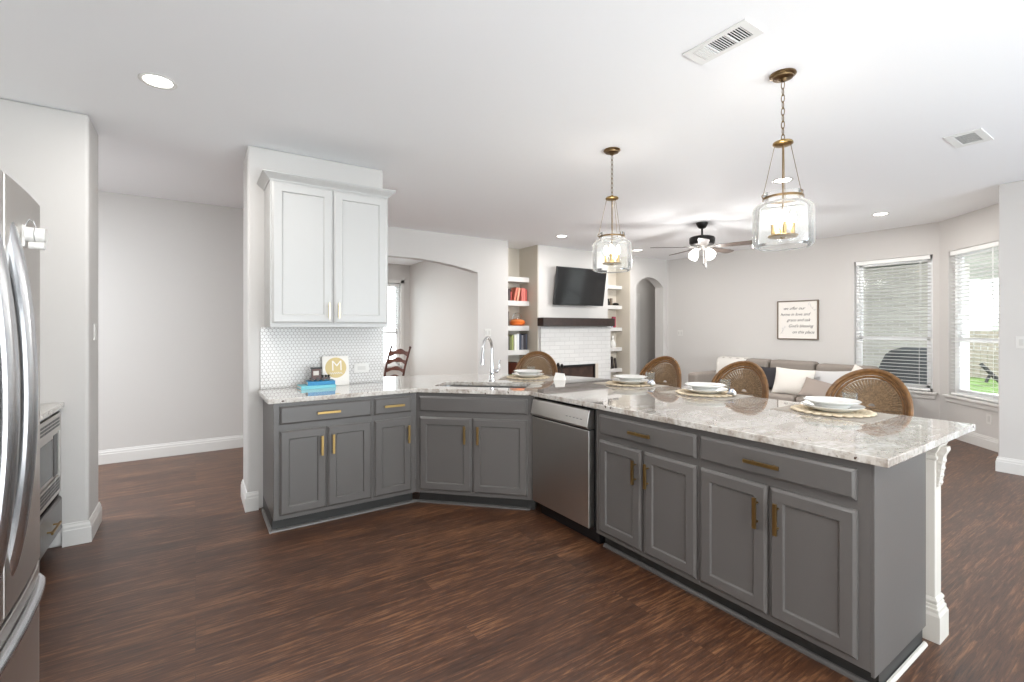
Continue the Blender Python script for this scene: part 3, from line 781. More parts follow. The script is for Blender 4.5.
# ================================================================== REFRIGERATOR, MICROWAVE CABINET
t = thing('refrigerator', 'tall stainless french-door refrigerator with long curved handles and a bottom freezer', 'refrigerator', (-.85, 1.66, 0))
FY0, FY1 = 1.21, 2.10
m = MB(); m.box(-1.30, FY0+.01, .04, -.482, FY1-.01, 1.755); m.build('case', 'black_metal', t, world=True, bevel=.006)
def fdoor(y0, y1, z0, z1, nm):
    ps = []; N = 12
    for k in range(N+1):
        y = y0+(y1-y0)*k/N; s = abs((y-1.665)/.455); x = -.392-.020*s*s
        e = min(y-y0, y1-y); 
        ps.append((x, y))
    # soften the outer corner
    if abs(y1-FY1) < .01: ps = [p for p in ps if p[1] < y1-.012]+[(-.414, y1-.010), (-.424, y1-.001), (-.435, y1)]
    if abs(y0-FY0) < .01: ps = [(-.435, y0), (-.424, y0+.001), (-.414, y0+.010)]+[p for p in ps if p[1] > y0+.012]
    ps += [(-.478, y1), (-.478, y0)]
    return MB().prism(ps, z0, z1).build(nm, 'steel', t, world=True, bevel=.003)
dl = fdoor(1.669, FY1, .665, 1.775, 'door'); dr = fdoor(FY0, 1.661, .665, 1.775, 'door'); dz = fdoor(FY0, FY1, .07, .650, 'freezer_drawer')
def handle(y, parent):
    z0, z1 = .735, 1.675; pts = []
    for k in range(25):
        s = k/24; z = z0+(z1-z0)*s; pts.append((-.412+.050*(1-(2*s-1)**2)**.75, y, z))
    pts = [(-.40, y, z0-.004)]+pts[0:]+[(-.40, y, z1+.004)]
    MB().tube(pts, [.020]*len(pts), 14, flat=(.8, 1.5)).build('handle', 'bright_steel', parent, world=True, smooth=True)
handle(1.735, dl); handle(1.575, dr)
pts = []
for k in range(25):
    s = k/24; y = 1.26+(2.07-1.26)*s; pts.append((-.418+.040*(1-(2*s-1)**2)**.5, y, .603))
MB().tube(pts, [.0135]*len(pts), 14).build('handle', 'bright_steel', dz, world=True, smooth=True)
MB().box(-1.2, FY0+.02, 0, -.50, FY1-.02, .04).build('base_grille', 'black', t, world=True)
for y in (FY0+.02, FY1-.09): MB().box(-.50, y, 1.776, -.42, y+.07, 1.79).build('hinge_cover', 'black_metal', t, world=True, bevel=.004)
c = thing('plastic_clip', 'small white double-roller hook stuck on the refrigerator door', 'hook', (-.3945, 1.83, 1.642))
m = MB(); m.cyl((.006, 0, .006), (.024, 0, .006), .020, n=16); m.cyl((.026, 0, .006), (.046, 0, .006), .020, n=16); m.cyl((.012, 0, -.024), (.044, 0, -.024), .011, n=14)
m.build('rollers', 'white_plastic', c, smooth=True)
MB().box(-.0005, -.014, -.03, .006, .014, .03).build('mounting_plate', 'plate_edge', c, bevel=.002)
m = MB(); m.tube([(.004, 0, .03), (.012, 0, .048), (.020, 0, .044), (.025, 0, .026)], .0018, 6); m.build('wire_loop', 'chrome', c)
# counter with built-in microwave between refrigerator and stub wall
MX = -.715
t = thing('base_cabinet', 'grey base cabinet holding the built-in microwave, beside the refrigerator', 'cabinet', (MX, 3.10, 0))
m = MB(); m.box(-1.325, 2.16, .10, MX-.02, 4.065, .10+.02); m.box(-1.325, 2.16, .12, MX-.02, 3.40, .884); m.box(-1.325, 4.045, .12, MX, 4.065, .884)
m.box(-1.325, 3.40, .12, -1.30, 4.045, .884); m.box(-1.30, 3.42, .345, MX-.02, 4.045, .365); m.box(-1.30, 3.42, .866, MX, 4.045, .884); m.box(MX-.02, 3.40, .12, MX, 3.43, .884)
m.build('body', 'grey', t, world=True)
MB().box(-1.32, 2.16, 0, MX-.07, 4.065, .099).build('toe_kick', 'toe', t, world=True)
TM = Matrix(((0, -1, 0, MX), (1, 0, 0, 3.435), (0, 0, 1, 0), (0, 0, 0, 1)))   # local x = +Y, -y = +X (room)
q = door_panel(MB(TM), 0, .60, .125, .335, 0, recess=False).build('drawer', 'grey', t, world=True)
m = MB(TM); m.box(.20, -.052, .225, .40, -.042, .237); m.cyl((.23, -.02, .231), (.23, -.045, .231), .0045, n=8); m.cyl((.37, -.02, .231), (.37, -.045, .231), .0045, n=8); m.build('handle', 'gold_pull', q, world=True)
w_ = thing('microwave', 'built-in stainless microwave with louvred trim kit below the counter', 'microwave', (MX, 3.74, .37))
MB(TM).box(.02, .03, .37, .585, .45, .855).build('case', 'black', w_, world=True)
m = MB(TM).plate([(.004, .368), (.60, .368), (.60, .862), (.004, .862)], [[(.05, .475), (.555, .475), (.555, .755), (.05, .755)]], -.014, .01, 'y'); m.build('trim_kit', 'steel', w_, world=True, bevel=.002)
for zs in ((.785, .805, .825), (.393, .413, .433, .452)):
    m = MB(TM)
    for z in zs:
        for k in range(6): m.box(.04+.088*k, -.0155, z, .04+.088*k+.075, -.0135, z+.013)
    m.build('vent_slots', 'black', w_, world=True)
dd = MB(TM).box(.055, -.006, .48, .55, .02, .75).build('door', 'steel', w_, world=True, bevel=.002)
MB(TM).box(.085, -.009, .505, .42, -.006, .725).build('window', 'screen', dd, world=True)
MB(TM).box(.45, -.009, .49, .54, -.006, .74).build('control_panel', 'black', dd, world=True)
ct = MB().box(-1.325, 2.15, .885, -.690, 4.066, .917).build('countertop', 'granite', bevel=.004)
tag(ct, 'short pale granite countertop over the built-in microwave, beside the refrigerator', 'countertop')
# ================================================================== THINGS ON THE COUNTERS
CZ = CT1+.0003
# round gold monogram plaque leaning on the backsplash
t = thing('monogram_board', 'white square board with a gold round M print leaning on the tiles', 'sign', (.952, 3.985, CZ))
tl = Matrix.Rotation(R(-8), 4, 'X')
m = MB(tl).box(-.104, -.006, 0, .104, .006, .240); m.build('board', 'paper', t, bevel=.002)
m = MB(tl @ Matrix.Translation((0, -.0065, .145)) @ Matrix.Rotation(R(90), 4, 'X')); m.cyl((0, 0, -.0005), (0, 0, .0012), .083, n=40); m.build('gold_disc', 'gold_print', t)
TX = tl @ Matrix.Translation((.008, -.0082, .157)) @ Matrix.Rotation(R(90), 4, 'X')
text_mesh('letter', 'M', .12, 'paper', t, TX, off=-.001)
m = MB(tl); pts = [(-.05+.1*k/30, -.0085, .100+.007*math.sin(k*1.25)) for k in range(31)]; m.tube(pts, .0024, 6); m.build('script_line', 'paper', t)
# two blue books with a wooden toy on top
def book(name, label, loc, rz, w, h, d, colour, rough=.5, upright=False, lean=0, group=None, cat='book'):
    """flat: w x d footprint, thickness h; upright: w thick, d deep, h tall"""
    t = thing(name, label, cat, loc, rz, group)
    mt = colour if isinstance(colour, str) else mat('book_cover', srgb(*colour), rough)
    T = Matrix.Translation((0, 0, w*math.sin(R(lean))+.0002)) @ Matrix.Rotation(R(lean), 4, 'Y')
    m = MB(T); c = .003
    if upright:
        m.box(0, 0, 0, c, d, h); m.box(w-c, 0, 0, w, d, h); m.box(c, 0, 0, w-c, c, h); m.build('cover', mt, t)
        MB(T).box(c, c, .003, w-c, d-.004, h-.004).build('pages', 'paper', t)
    else:
        m.box(0, 0, 0, w, d, c); m.box(0, 0, h-c, w, d, h); m.box(0, 0, c, w, c, h-c); m.build('cover', mt, t)
        MB(T).box(.003, c, c, w-.003, d-.003, h-c).build('pages', 'paper', t)
    return t
book('book', 'pale turquoise book lying flat on the granite under the blue one', (.665, 3.85, CZ), R(2), .255, .024, .16, (120, 196, 208))
book('book', 'bright blue book lying on top of the pale turquoise book', (.715, 3.87, CZ+.0245), R(-2), .200, .030, .12, (40, 132, 180))
t = thing('wooden_toy_train', 'small dark wooden toy train standing on the blue book', 'toy', (.812, 3.92, CZ+.0552))
m = MB(); m.box(-.075, -.018, .012, .075, .018, .024); m.build('base', 'mahog', t)
m = MB(); m.box(-.062, -.020, .0245, .005, .020, .095); m.build('cabin', 'mahog', t, bevel=.002)
m = MB(); m.box(-.052, -.0215, .045, -.012, -.0195, .078); m.build('cabin_window', 'cream', t)
m = MB(); m.box(-.068, -.026, .095, .012, .026, .104); m.build('cabin_roof', 'black_metal', t, bevel=.002)
for x in (-.058, -.02, .02, .058):
    for y in (-.024, .024): MB().cyl((x, y-.004, .012), (x, y+.004, .012), .0118, n=12).build('wheel', 'black', t)
for x in (.02, .045, .066): MB().ball((x, 0, .034), .0105, n=10, m=8).build('peg', 'black', t)
# place settings
def place_setting(i, cx, cy, rz, where):
    T = frame(cx, cy, rz)
    lm = thing('linen_mat', 'grey rectangular linen mat under the placemat '+where, 'table mat', (cx, cy, CZ), rz, None)
    MB().box(-.245, -.185, 0, .245, .185, .0025).build('cloth', 'linen', lm)
    pm = thing('woven_placemat', 'round scalloped woven placemat '+where, 'placemat', (cx, cy, CZ+.0028), rz)
    m = MB()
    for k in range(7): r_ = .022+.0232*k; m.lathe([(r_-.012, .003), (r_-.008, .0075), (r_, .009), (r_+.008, .0075), (r_+.012, .003), (r_, 0)], n=40, closed=True)
    m.cyl((0, 0, 0), (0, 0, .006), .02, n=16); m.build('woven_rings', 'jute', pm, smooth=True)
    m = MB()
    for k in range(24):
        a = 2*PI*k/24; r_ = .180; m.ball((r_*math.cos(a), r_*math.sin(a), .0076), .0225, .0225, .0072, n=10, m=6)
    m.build('scalloped_edge', 'jute', pm, smooth=True)
    z = CZ+.0125
    dp = thing('dinner_plate', 'white deep plate on the placemat '+where, 'plate', (cx, cy, z), rz)
    MB().lathe([(.001, 0), (.085, 0), (.09, .003), (.118, .013), (.148, .027), (.151, .0295), (.149, .031), (.116, .019), (.088, .0085), (.001, .0075)], n=44).build('plate', 'china', dp, smooth=True)
    bp = thing('shallow_bowl', 'white shallow bowl stacked on the plate '+where, 'bowl', (cx, cy, z+.0080), rz)
    MB().lathe([(.001, 0), (.072, 0), (.076, .006), (.088, .028), (.120, .040), (.134, .046), (.136, .0485), (.133, .050), (.118, .045), (.084, .034), (.066, .012), (.001, .010)], n=44).build('bowl', 'china', bp, smooth=True)
    gx = T @ Vector((-.01, .262, 0))
    gl = thing('drinking_glass', 'small clear tumbler behind the plates '+where, 'glass', (gx.x, gx.y, CZ), rz)
    MB().lathe([(.001, 0), (.031, 0), (.033, .004), (.037, .088), (.0355, .088), (.0315, .010), (.001, .008)], n=28).build('tumbler', 'clear', gl, smooth=True)
    if i in (1, 2):
        nx = T @ Vector((.165, .055, 0))
        nk = thing('folded_napkin', 'folded white napkin with blue stripes '+where, 'napkin', (nx.x, nx.y, CZ+.0128), rz+R(25))
        m = MB(); N = 9
        for a_, b_, zz in ((-.028, .028, 0), (-.024, .026, .008)):
            vs_ = []; fs = []
            for iu in range(N):
                for iv in range(N):
                    u = iu/(N-1); v = iv/(N-1)
                    vs_.append((a_+(b_-a_)*u, -.045+.09*v, zz+.016*math.sin(u*PI)*(.5+v*.9)+.004))
            for iu in range(N-1):
                for iv in range(N-1): fs.append((iu*N+iv, (iu+1)*N+iv, (iu+1)*N+iv+1, iu*N+iv+1))
            k0 = len(vs_); vs2 = [(x, y, z_-.004) for x, y, z_ in vs_]
            m.add(vs_+vs2, fs+[tuple(k0+q for q in f[::-1]) for f in fs])
        m.build('cloth', 'napkin', nk, smooth=True)
        for s in (-.012, .008): MB().tube([(s, -.044, .020), (s, 0, .027), (s, .043, .034)], .0018, 6).build('stripe', 'napkin_blue', nk)
WH = ['beside the faucet', 'second from the faucet', 'third from the faucet', 'nearest the open bar end']
place_setting(0, 2.575, 3.565, R(-45), WH[0])
place_setting(1, 2.985, 2.69, R(-90), WH[1])
place_setting(2, 3.00, 2.01, R(-90), WH[2])
place_setting(3, 2.945, 1.185, R(-90), WH[3])

t = thing('folded_napkin', 'small white napkin folded into a tent on the bare granite between two stools', 'napkin', (2.722, 3.28, CZ), R(-60))
MB().add([(-.05, -.03, 0), (.05, -.03, 0), (.05, .03, 0), (-.05, .03, 0), (-.04, 0, .066), (.045, 0, .060)], [(0, 1, 5, 4), (2, 3, 4, 5), (0, 4, 3), (1, 2, 5), (3, 2, 1, 0)]).build('cloth', 'napkin', t)
# ================================================================== RATTAN STOOLS
def make_stool(cx, cy, rz, label):
    """faces local -y (toward the counter when rz = -90deg), backrest at +y"""
    t = thing('rattan_bar_stool', label, 'bar stool', (cx, cy, 0), rz, None)
    Rb = .222; zc = .895
    def bend(x, z): return .20-.10*(abs(x)/Rb)**2*.9+(z-.65)*.10     # barrel-curved, reclined back
    def arch(r_, zb):
        pts = [(-r_, bend(-r_, zb), zb)]
        for k in range(25):
            a = PI-PI*k/24; x, z = r_*math.cos(a), zc+r_*math.sin(a); pts.append((x, bend(x, z), z))
        pts.append((r_, bend(r_, zb), zb)); return pts
    m = MB(); m.tube(arch(Rb, .60), .0135, 10); m.build('back_frame', 'rattan', t, smooth=True)
    m = MB(); m.tube(arch(Rb-.021, .62), .0100, 8); m.tube(arch(Rb-.040, .62), .0085, 8); m.build('inner_hoop', 'rattan', t, smooth=True)
    m = MB(); ro = Rb-.045; z0 = .888                # fan of split cane, radiating from the middle
    for k in range(31):
        a = R(0+180*k/30); pts = []
        for q in (.12, .4, .7, 1.0):
            rr_ = ro*q; x = rr_*math.cos(a); z = z0+ro*q*math.sin(a) if math.sin(a) > 0 else z0+rr_*math.sin(a)
            pts.append((x, bend(x, z)-.002, z))
        m.tube(pts, [.003, .0045, .0065, .0085], 6, flat=(1, .6))
    for q in (.55, .78, .97):
        pts = []
        for k in range(25):
            a = R(-5+190*k/24); x = ro*q*math.cos(a); z = z0+(ro*q*math.sin(a) if math.sin(a) > 0 else ro*q*math.sin(a))
            pts.append((x, bend(x, z)-.006, z))
        m.tube(pts, .003, 6)
    m.build('cane_fan', 'weave', t, smooth=True)
    m = MB()
    for k in range(17): z = .645+.015*k; m.tube([(x/8*ro, bend(x/8*ro, z)+(.003 if (k+x) % 2 else -.003), z) for x in range(-8, 9)], .0072, 6)
    m.build('lower_weave', 'weave', t, smooth=True)
    m = MB(); rg = [(.215, .60), (.222, .615), (.222, .632), (.21, .645)]
    m.lathe([(.001, .60)]+rg+[(.001, .647)], n=32); m.build('seat', 'weave', t, smooth=True)
    MB().lathe([(.001, .648), (.19, .648), (.203, .66), (.203, .675), (.19, .688), (.001, .694)], n=32).build('cushion', 'cushion', t, smooth=True)
    for sx in (-1, 1):
        for sy in (-1, 1):
            MB().tube([(sx*.145, sy*.145, .60), (sx*.17, sy*.17, .3), (sx*.20, sy*.20, 0)], .015, 10).build('leg', 'rattan', t, smooth=True)
    m = MB(); m.tube([(.19*math.cos(2*PI*k/24)*1.17, .19*math.sin(2*PI*k/24)*1.17, .22) for k in range(24)], .010, 8, closed=True)
    m.build('footrest_ring', 'rattan', t, smooth=True)
    for sx, sy, ex, ey in ((-1, -1, 1, -1), (1, -1, 1, 1), (1, 1, -1, 1), (-1, 1, -1, -1)):
        m = MB(); pts = []
        for k in range(9):
            s = k/8; pts.append(((sx+(ex-sx)*s)*.157, (sy+(ey-sy)*s)*.157, .44+.13*math.sin(PI*s)))
        m.tube(pts, .008, 8); m.build('brace', 'rattan', t, smooth=True)
    return t
s0 = make_stool(3.33, 1.205, R(-90), 'rattan fan-back bar stool closest to the open bar end, nearest the bay window')
def stool_copy(x, y, rz, label):
    c = copy_tree(s0); c.location = (x, y, 0); c.rotation_euler = (0, 0, rz); c['label'] = label; return c
stool_copy(3.33, 2.04, R(-90), 'rattan fan-back bar stool in front of the cream sofa pillow, third from the faucet')
stool_copy(3.33, 2.785, R(-90), 'rattan fan-back bar stool in front of the small hall arch, second from the faucet')
stool_copy(2.985, 4.015, R(-45), 'rattan fan-back bar stool at the curved bar corner beside the faucet')
for o in [s0]+[o for o in COL.objects if o.name.startswith('rattan_bar_stool.')]: o['group'] = 'rattan stools along the bar'

# ================================================================== PENDANTS
def make_pendant(x, y, label):
    t = thing('pendant_lamp', label, 'pendant light', (x, y, CEIL), 0, 'glass jar pendants over the bar')
    MB().lathe([(.001, 0), (.064, 0), (.066, -.006), (.060, -.012), (.052, -.014), (.050, -.022), (.022, -.028), (.012, -.040), (.001, -.042)], n=32).build('canopy', 'dark_brass', t, smooth=True)
    m = MB(); n = 9; L = .325/n
    for k in range(n):
        z = -.042-L*(k+.5); pts = []
        for q in range(12):
            a = 2*PI*q/12; u, w = .0085*math.cos(a), (L*.5+.004)*math.sin(a)
            pts.append((u, 0, z+w) if k % 2 else (0, u, z+w))
        m.tube(pts, .0022, 6, closed=True)
    m.build('chain', 'dark_brass', t, smooth=True)
    MB().lathe([(.001, -.352), (.010, -.355), (.012, -.365), (.046, -.370), (.050, -.375), (.050, -.383), (.042, -.388), (.001, -.390)], n=28).build('upper_disc', 'brass', t, smooth=True)
    MB().cyl((0, 0, -.388), (0, 0, -.885), .0045, n=10).build('rod', 'dark_brass', t, smooth=True)
    for k in range(3):
        a = R(20+120*k); c, s = math.cos(a), math.sin(a)
        m = MB(); m.cyl((.042*c, .042*s, -.385), (.103*c, .103*s, -.662), .0016, n=6)
        m.tube([(.097*c, .097*s, -.674), (.106*c, .106*s, -.674), (.110*c, .110*s, -.666), (.104*c, .104*s, -.657)], .003, 6); m.build('hanger_wire', 'dark_brass', t)
    g = [(.093, -.648), (.097, -.652), (.095, -.690), (.099, -.698), (.122, -.706), (.143, -.724), (.150, -.744), (.150, -.918), (.146, -.936), (.132, -.946),
         (.130, -.943), (.1435, -.933), (.147, -.917), (.147, -.746), (.140, -.727), (.120, -.709), (.096, -.701), (.092, -.690), (.093, -.655)]
    MB().lathe(g, n=48, closed=True).build('glass_shade', 'pglass', t, smooth=True)
    MB().lathe([(.0965, -.672), (.1, -.672), (.1, -.684), (.0965, -.684)], n=40, closed=True).build('neck_band', 'dark_brass', t, smooth=True)
    MB().lathe([(.001, -.880), (.070, -.880), (.074, -.884), (.070, -.890), (.015, -.892), (.010, -.900), (.001, -.902)], n=30).build('candle_plate', 'brass', t, smooth=True)
    for k in range(4):
        a = R(35+90*k); c, s = .048*math.cos(a), .048*math.sin(a)
        q = MB().cyl((c, s, -.880), (c, s, -.815), .010, n=12).build('candle_sleeve', 'gold_pull', t)
        MB().lathe([(.001, -.815), (.008, -.813), (.0165, -.795), (.017, -.785), (.012, -.768), (.005, -.748), (.001, -.742)], c=(c, s, 0), n=14).build('bulb', 'bulb', q, smooth=True)
    lamp('pendant_glow', 'POINT', (0, 0, -.80), 3.6, .05, (1, .96, .9), parent=t)
    return t
make_pendant(2.667, 1.312, 'clear glass jar pendant over the open end of the bar, the larger-looking one')
make_pendant(2.698, 2.616, 'clear glass jar pendant in front of the television, hanging nearer the faucet')

# ================================================================== CEILING FITTINGS
def can(x, y, label, power=9, r=.09, tint=(1, .97, .93)):
    x *= 1.011; y *= 1.011
    t = thing('recessed_downlight', label, 'ceiling light', (x, y, CEIL), 0, None)
    MB().lathe([(r*.74, -.001), (r, -.001), (r, -.005), (r*.95, -.008), (r*.76, -.004)], n=36, closed=True).build('trim_ring', 'trim', t, smooth=True)
    MB().lathe([(.001, -.0015), (r*.75, -.0015), (r*.74, -.0035), (.001, -.004)], n=30).build('lens', 'lens', t, smooth=True)
    lamp('downlight', 'AREA', (0, 0, -.012), power, r*1.3, tint, aim=(0, 0, -1), parent=t)
can(-.173, 3.27, 'round recessed downlight over the corridor side of the kitchen')
can(4.55, 5.44, 'round recessed downlight in the ceiling in front of the fireplace')
can(6.49, 5.67, 'round recessed downlight behind the ceiling fan blade, by the hall arch')
can(6.86, 2.24, 'round recessed downlight in the ceiling near the bay windows')
can(4.53, 2.23, 'round recessed downlight seen through the wires of the larger-looking pendant')
can(1.1, 1.2, 'unseen round downlight added above the kitchen floor for fill light'); can(-2.5, 5.25, 'unseen round downlight added to brighten the corridor, behind the stub wall', 80, tint=(.9, .95, 1)); can(-.2, .4, 'unseen round downlight added over the refrigerator side for fill light'); can(1.0, 8.0, 'unseen round downlight added in the dining room ceiling to brighten it', 80); can(7.8, 6.85, 'unseen round downlight added to brighten the small hall behind the arch', 3); can(.9, -.9, 'unseen round downlight added at the rear of the kitchen for fill light')  # out of view, added to fill kitchen, corridor, dining room and hall with light
def vent(x, y, rz, w, d, label, sections):
    t = thing('ceiling_vent', label, 'air vent', (x*1.011, y*1.011, CEIL), rz)
    hs = sections
    m = MB().plate([(-w/2, -d/2), (w/2, -d/2), (w/2, d/2), (-w/2, d/2)], [[(a, c), (b, c), (b, e), (a, e)] for a, b, c, e, k in hs], -.007, -.0005)
    m.build('frame', 'grille', t, bevel=.001)
    MB().box(-w/2+.02, -d/2+.02, -.002, w/2-.02, d/2-.02, -.0004).build('duct_shade', 'dark_gap', t)  # dark sheet painted as the shade inside the duct
    for a, b, c, e, k in hs:
        m = MB()
        if k == 'x':
            y_ = c+.005
            while y_ < e-.004: m.box(a, y_, -.005, b, y_+.0035, -.003); y_ += .0125
        elif k == 'y':
            x_ = a+.005
            while x_ < b-.004: m.box(x_, c, -.0045, x_+.006, e, -.003); x_ += .020
        else:
            y_ = c+.005
            while y_ < e-.004: m.box(a, y_, -.009, b, y_+.010, -.002); y_ += .0125
        m.build('louvre_section', 'grille', t)
    return t
vent(2.103, 1.318, 0, .165, .33, 'larger white three-section ceiling vent above the bar, over the cabinets', [(-.055, .055, -.125, -.055, 'x'), (-.055, .055, -.045, .045, 'x'), (-.055, .055, .055, .125, 'z')])
vent(4.64, .985, 0, .34, .20, 'smaller white ceiling vent near the outer edge, toward the bay window', [(-.12, .12, -.055, .055, 'y')])

# ---- ceiling fan
fx, fy = 5.565, 3.772
t = thing('ceiling_fan', 'dark five-blade ceiling fan with lit frosted shades over the living room', 'ceiling fan', (fx, fy, CEIL))
MB().lathe([(.001, 0), (.075, 0), (.075, -.012), (.060, -.045), (.045, -.068), (.022, -.078), (.001, -.08)], n=28).build('canopy', 'black_metal', t, smooth=True)
MB().cyl((0, 0, -.078), (0, 0, -.175), .0125, n=12).build('downrod', 'black_metal', t)
MB().lathe([(.001, -.160), (.03, -.162), (.05, -.175), (.125, -.182), (.155, -.195), (.162, -.215), (.160, -.265), (.145, -.290), (.10, -.300), (.001, -.300)], n=36).build('motor_housing', 'black_metal', t, smooth=True)
MB().lathe([(.001, -.300), (.062, -.302), (.060, -.34), (.045, -.355), (.001, -.358)], n=28).build('switch_housing', 'steel', t, smooth=True)
for k in range(5):
    a = R(0+72*k); T = Matrix.Rotation(a, 4, 'Z') @ Matrix.Translation((0, 0, -.325)) @ Matrix.Rotation(R(-11), 4, 'X')
    poly = [(.19, -.055), (.62, -.068), (.66, -.055), (.675, -.02), (.675, .02), (.66, .055), (.62, .068), (.19, .055)]
    b_ = MB(T).prism(poly, -.003, .003).build('blade', 'fanwood', t, bevel=.001)
    m = MB(Matrix.Rotation(a, 4, 'Z')); m.prism([(.09, -.018), (.16, -.014), (.24, -.04), (.25, 0), (.24, .04), (.16, .014), (.09, .018)], -.322, -.316); m.build('blade_iron', 'steel', b_)
for k in range(4):
    a = R(-10+90*k); c, s = math.cos(a), math.sin(a)
    arm = MB().tube([(.05*c, .05*s, -.345), (.075*c, .075*s, -.35), (.09*c, .09*s, -.36)], .008, 8).build('lamp_arm', 'steel', t, smooth=True)
    T = Matrix.Translation((.090*c, .090*s, -.357)) @ Matrix.Rotation(a, 4, 'Z') @ Matrix.Rotation(R(-38), 4, 'Y')
    MB(T).lathe([(.001, 0), (.02, -.002), (.030, -.02), (.048, -.055), (.055, -.09), (.058, -.115), (.052, -.125), (.001, -.125)], n=22).build('lamp_shade', 'shade', arm, smooth=True)
for k in range(4):
    a = R(-10+90*k); lamp('fan_glow', 'POINT', (.21*math.cos(a), .21*math.sin(a), -.53), 4.5, .09, (1, .98, .95), parent=t)
    lamp('shade_light', 'AREA', (.20*math.cos(a), .20*math.sin(a), -.50), 9, .10, (1, .98, .95), aim=(math.cos(a), math.sin(a), -.8), parent=t)
for px, L in ((-.025, .11), (.028, .15)):
    q = MB().cyl((px, -.04, -.35), (px, -.04, -.35-L-.09), .0012, n=6).build('pull_chain', 'steel', t)
    MB().ball((px, -.04, -.35-L-.095), .008, .008, .014, n=8, m=6).build('pull_knob', 'black', q)
# ================================================================== FIREPLACE WALL
t = thing('fireplace', 'white painted brick fireplace with a wide dark firebox opening', 'fireplace', (5.53, 6.25, 0))
FX0, FX1, FZ0, FZ1 = 5.10, 6.10, .28, .735
m = MB().plate([(4.79, .001), (6.425, .001), (6.425, 1.40), (4.79, 1.40)], [[(FX0, FZ0), (FX1, FZ0), (FX1, FZ1), (FX0, FZ1)]], 6.265, YB-.001, 'y')
m.build('brick_surround', 'brick', t, world=True)
m = MB(); m.box(FX0-.0, 6.270, FZ0, FX0+.02, 6.296, FZ1); m.box(FX1-.02, 6.27, FZ0, FX1, 6.296, FZ1); m.box(FX0, 6.29, FZ0, FX1, 6.296, FZ1); m.box(FX0, 6.27, FZ0, FX1, 6.296, FZ0+.015)
m.build('firebox', 'firebox', t, world=True)
m = MB()
for a, b, c, e in ((FX0, FX1-.07, FZ1-.035, FZ1), (FX0, FX0+.03, FZ0, FZ1), (FX1-.10, FX1-.07, FZ0, FZ1), (FX0, FX1-.07, FZ0, FZ0+.03)): m.box(a, 6.255, c, b, 6.275, e)
m.build('black_frame', 'black', t, world=True, bevel=.002)
m = MB().box(FX1-.07, 6.255, FZ0, FX1, 6.27, FZ1); m.build('stone_strip', 'niche', t, world=True)
mt = MB().box(4.742, 6.13, 1.415, 6.40, YB-.001, 1.556); mt = mt.build('mantel_shelf', 'mantel', bevel=.006)
tag(mt, 'dark stained thick wooden mantel beam below the television', 'mantel shelf')
t = thing('fireplace_tool_set', 'black fireplace tool set standing beside the firebox', 'fireplace tools', (5.03, 6.06, 0))
MB().lathe([(.001, 0), (.10, 0), (.10, .012), (.03, .02), (.001, .022)], n=24).build('base', 'black_metal', t, smooth=True)
for dx, h in ((-.035, .77), (.045, .75)):
    m = MB().cyl((dx, 0, .02), (dx, 0, h), .008, n=8); m.ball((dx, 0, h), .026, .026, .036, n=10, m=8); m.build('poker', 'black_metal', t, smooth=True)
# television on a wall mount, tilted down
t = thing('television', 'black flat television tilted forward on the wall above the mantel', 'television', (5.60, 6.16, 1.77))
T = frame(5.575, 6.165, R(-2), 1.775) @ Matrix.Rotation(R(9), 4, 'X')
MB(T).box(-.578, -.012, 0, .530, .028, .645).build('bezel', 'black', t, world=True, bevel=.004)
MB(T).box(-.568, -.0135, .014, .520, -.0121, .635).build('screen', 'screen', t, world=True)
m = MB(); m.box(5.40, 6.20, 1.95, 5.75, YB-.002, 2.25); m.build('wall_mount', 'black_metal', t, world=True)

# ---- niche shelves
def shelf(x0, x1, y0, y1, z0, z1, label):
    q = MB().box(x0, y0, z0, x1, y1, z1).build('niche_shelf', 'trim', bevel=.004); tag(q, label, 'shelf'); return q
LZ = [2.16, 1.755, 1.335, .925]
LN = ['highest white floating shelf in the niche beside the wide arch, empty', 'second white shelf in the niche beside the wide arch, under the red books', 'third white shelf down beside the wide arch, under the orange dish', 'lowest visible white shelf beside the wide arch, under the green and white books']
for z, lb in zip(LZ, LN): shelf(4.162, 4.750, 6.54, 6.838, z, z+.085, lb)
RZ = [2.14, 1.75, 1.32, .93, .52]
RN = ['highest white shelf in the niche by the hall arch, empty', 'white shelf in the hall arch niche, under the dark little ornaments', 'white shelf in the hall arch niche, under the pink book', 'white shelf in the hall arch niche, under the white figurine', 'lowest visible white shelf in the hall arch niche, under the dark photo frames']
for z, lb in zip(RZ, RN): shelf(6.388, 6.983, 6.50, 6.658, z, z+.07, lb)
def bk(x, z, w, h, d, col, label, lean=0, y=6.57, name='book'):
    return book(name, label, (x, y, z+.0006), 0, w, h, d, col, upright=True, lean=lean)
z = LZ[1]+.085
bk(4.350, z, .030, .20, .15, (70, 52, 50), 'dark brown book at the outer end of the red book row')
bk(4.386, z, .026, .15, .15, (176, 60, 50), 'short red book standing before the leaning coral books')
bk(4.450, z, .040, .225, .15, (214, 122, 100), 'first coral red book leaning in the upper book row', lean=14)
bk(4.510, z, .036, .225, .15, (236, 170, 140), 'pale peach book leaning among the red ones', lean=12)
bk(4.610, z, .036, .225, .15, (214, 120, 110), 'red book standing upright beside the pale peach book')
bk(4.650, z, .040, .22, .15, (226, 128, 118), 'pink-red thick book second from the niche side wall')
bk(4.694, z, .034, .20, .15, (196, 96, 88), 'deep red last book of the upper row')
z = LZ[2]+.085
bk(4.330, z, .030, .24, .15, (88, 76, 66), 'single tall brown book beside the orange dish')
t = thing('orange_casserole', 'orange round lidded casserole dish on the third niche shelf', 'casserole dish', (4.585, 6.66, z+.0006))
MB().lathe([(.001, 0), (.09, 0), (.125, .02), (.135, .07), (.128, .075), (.001, .072)], n=30).build('pot', mat('orange_enamel', srgb(232, 118, 48), .3), t, smooth=True)
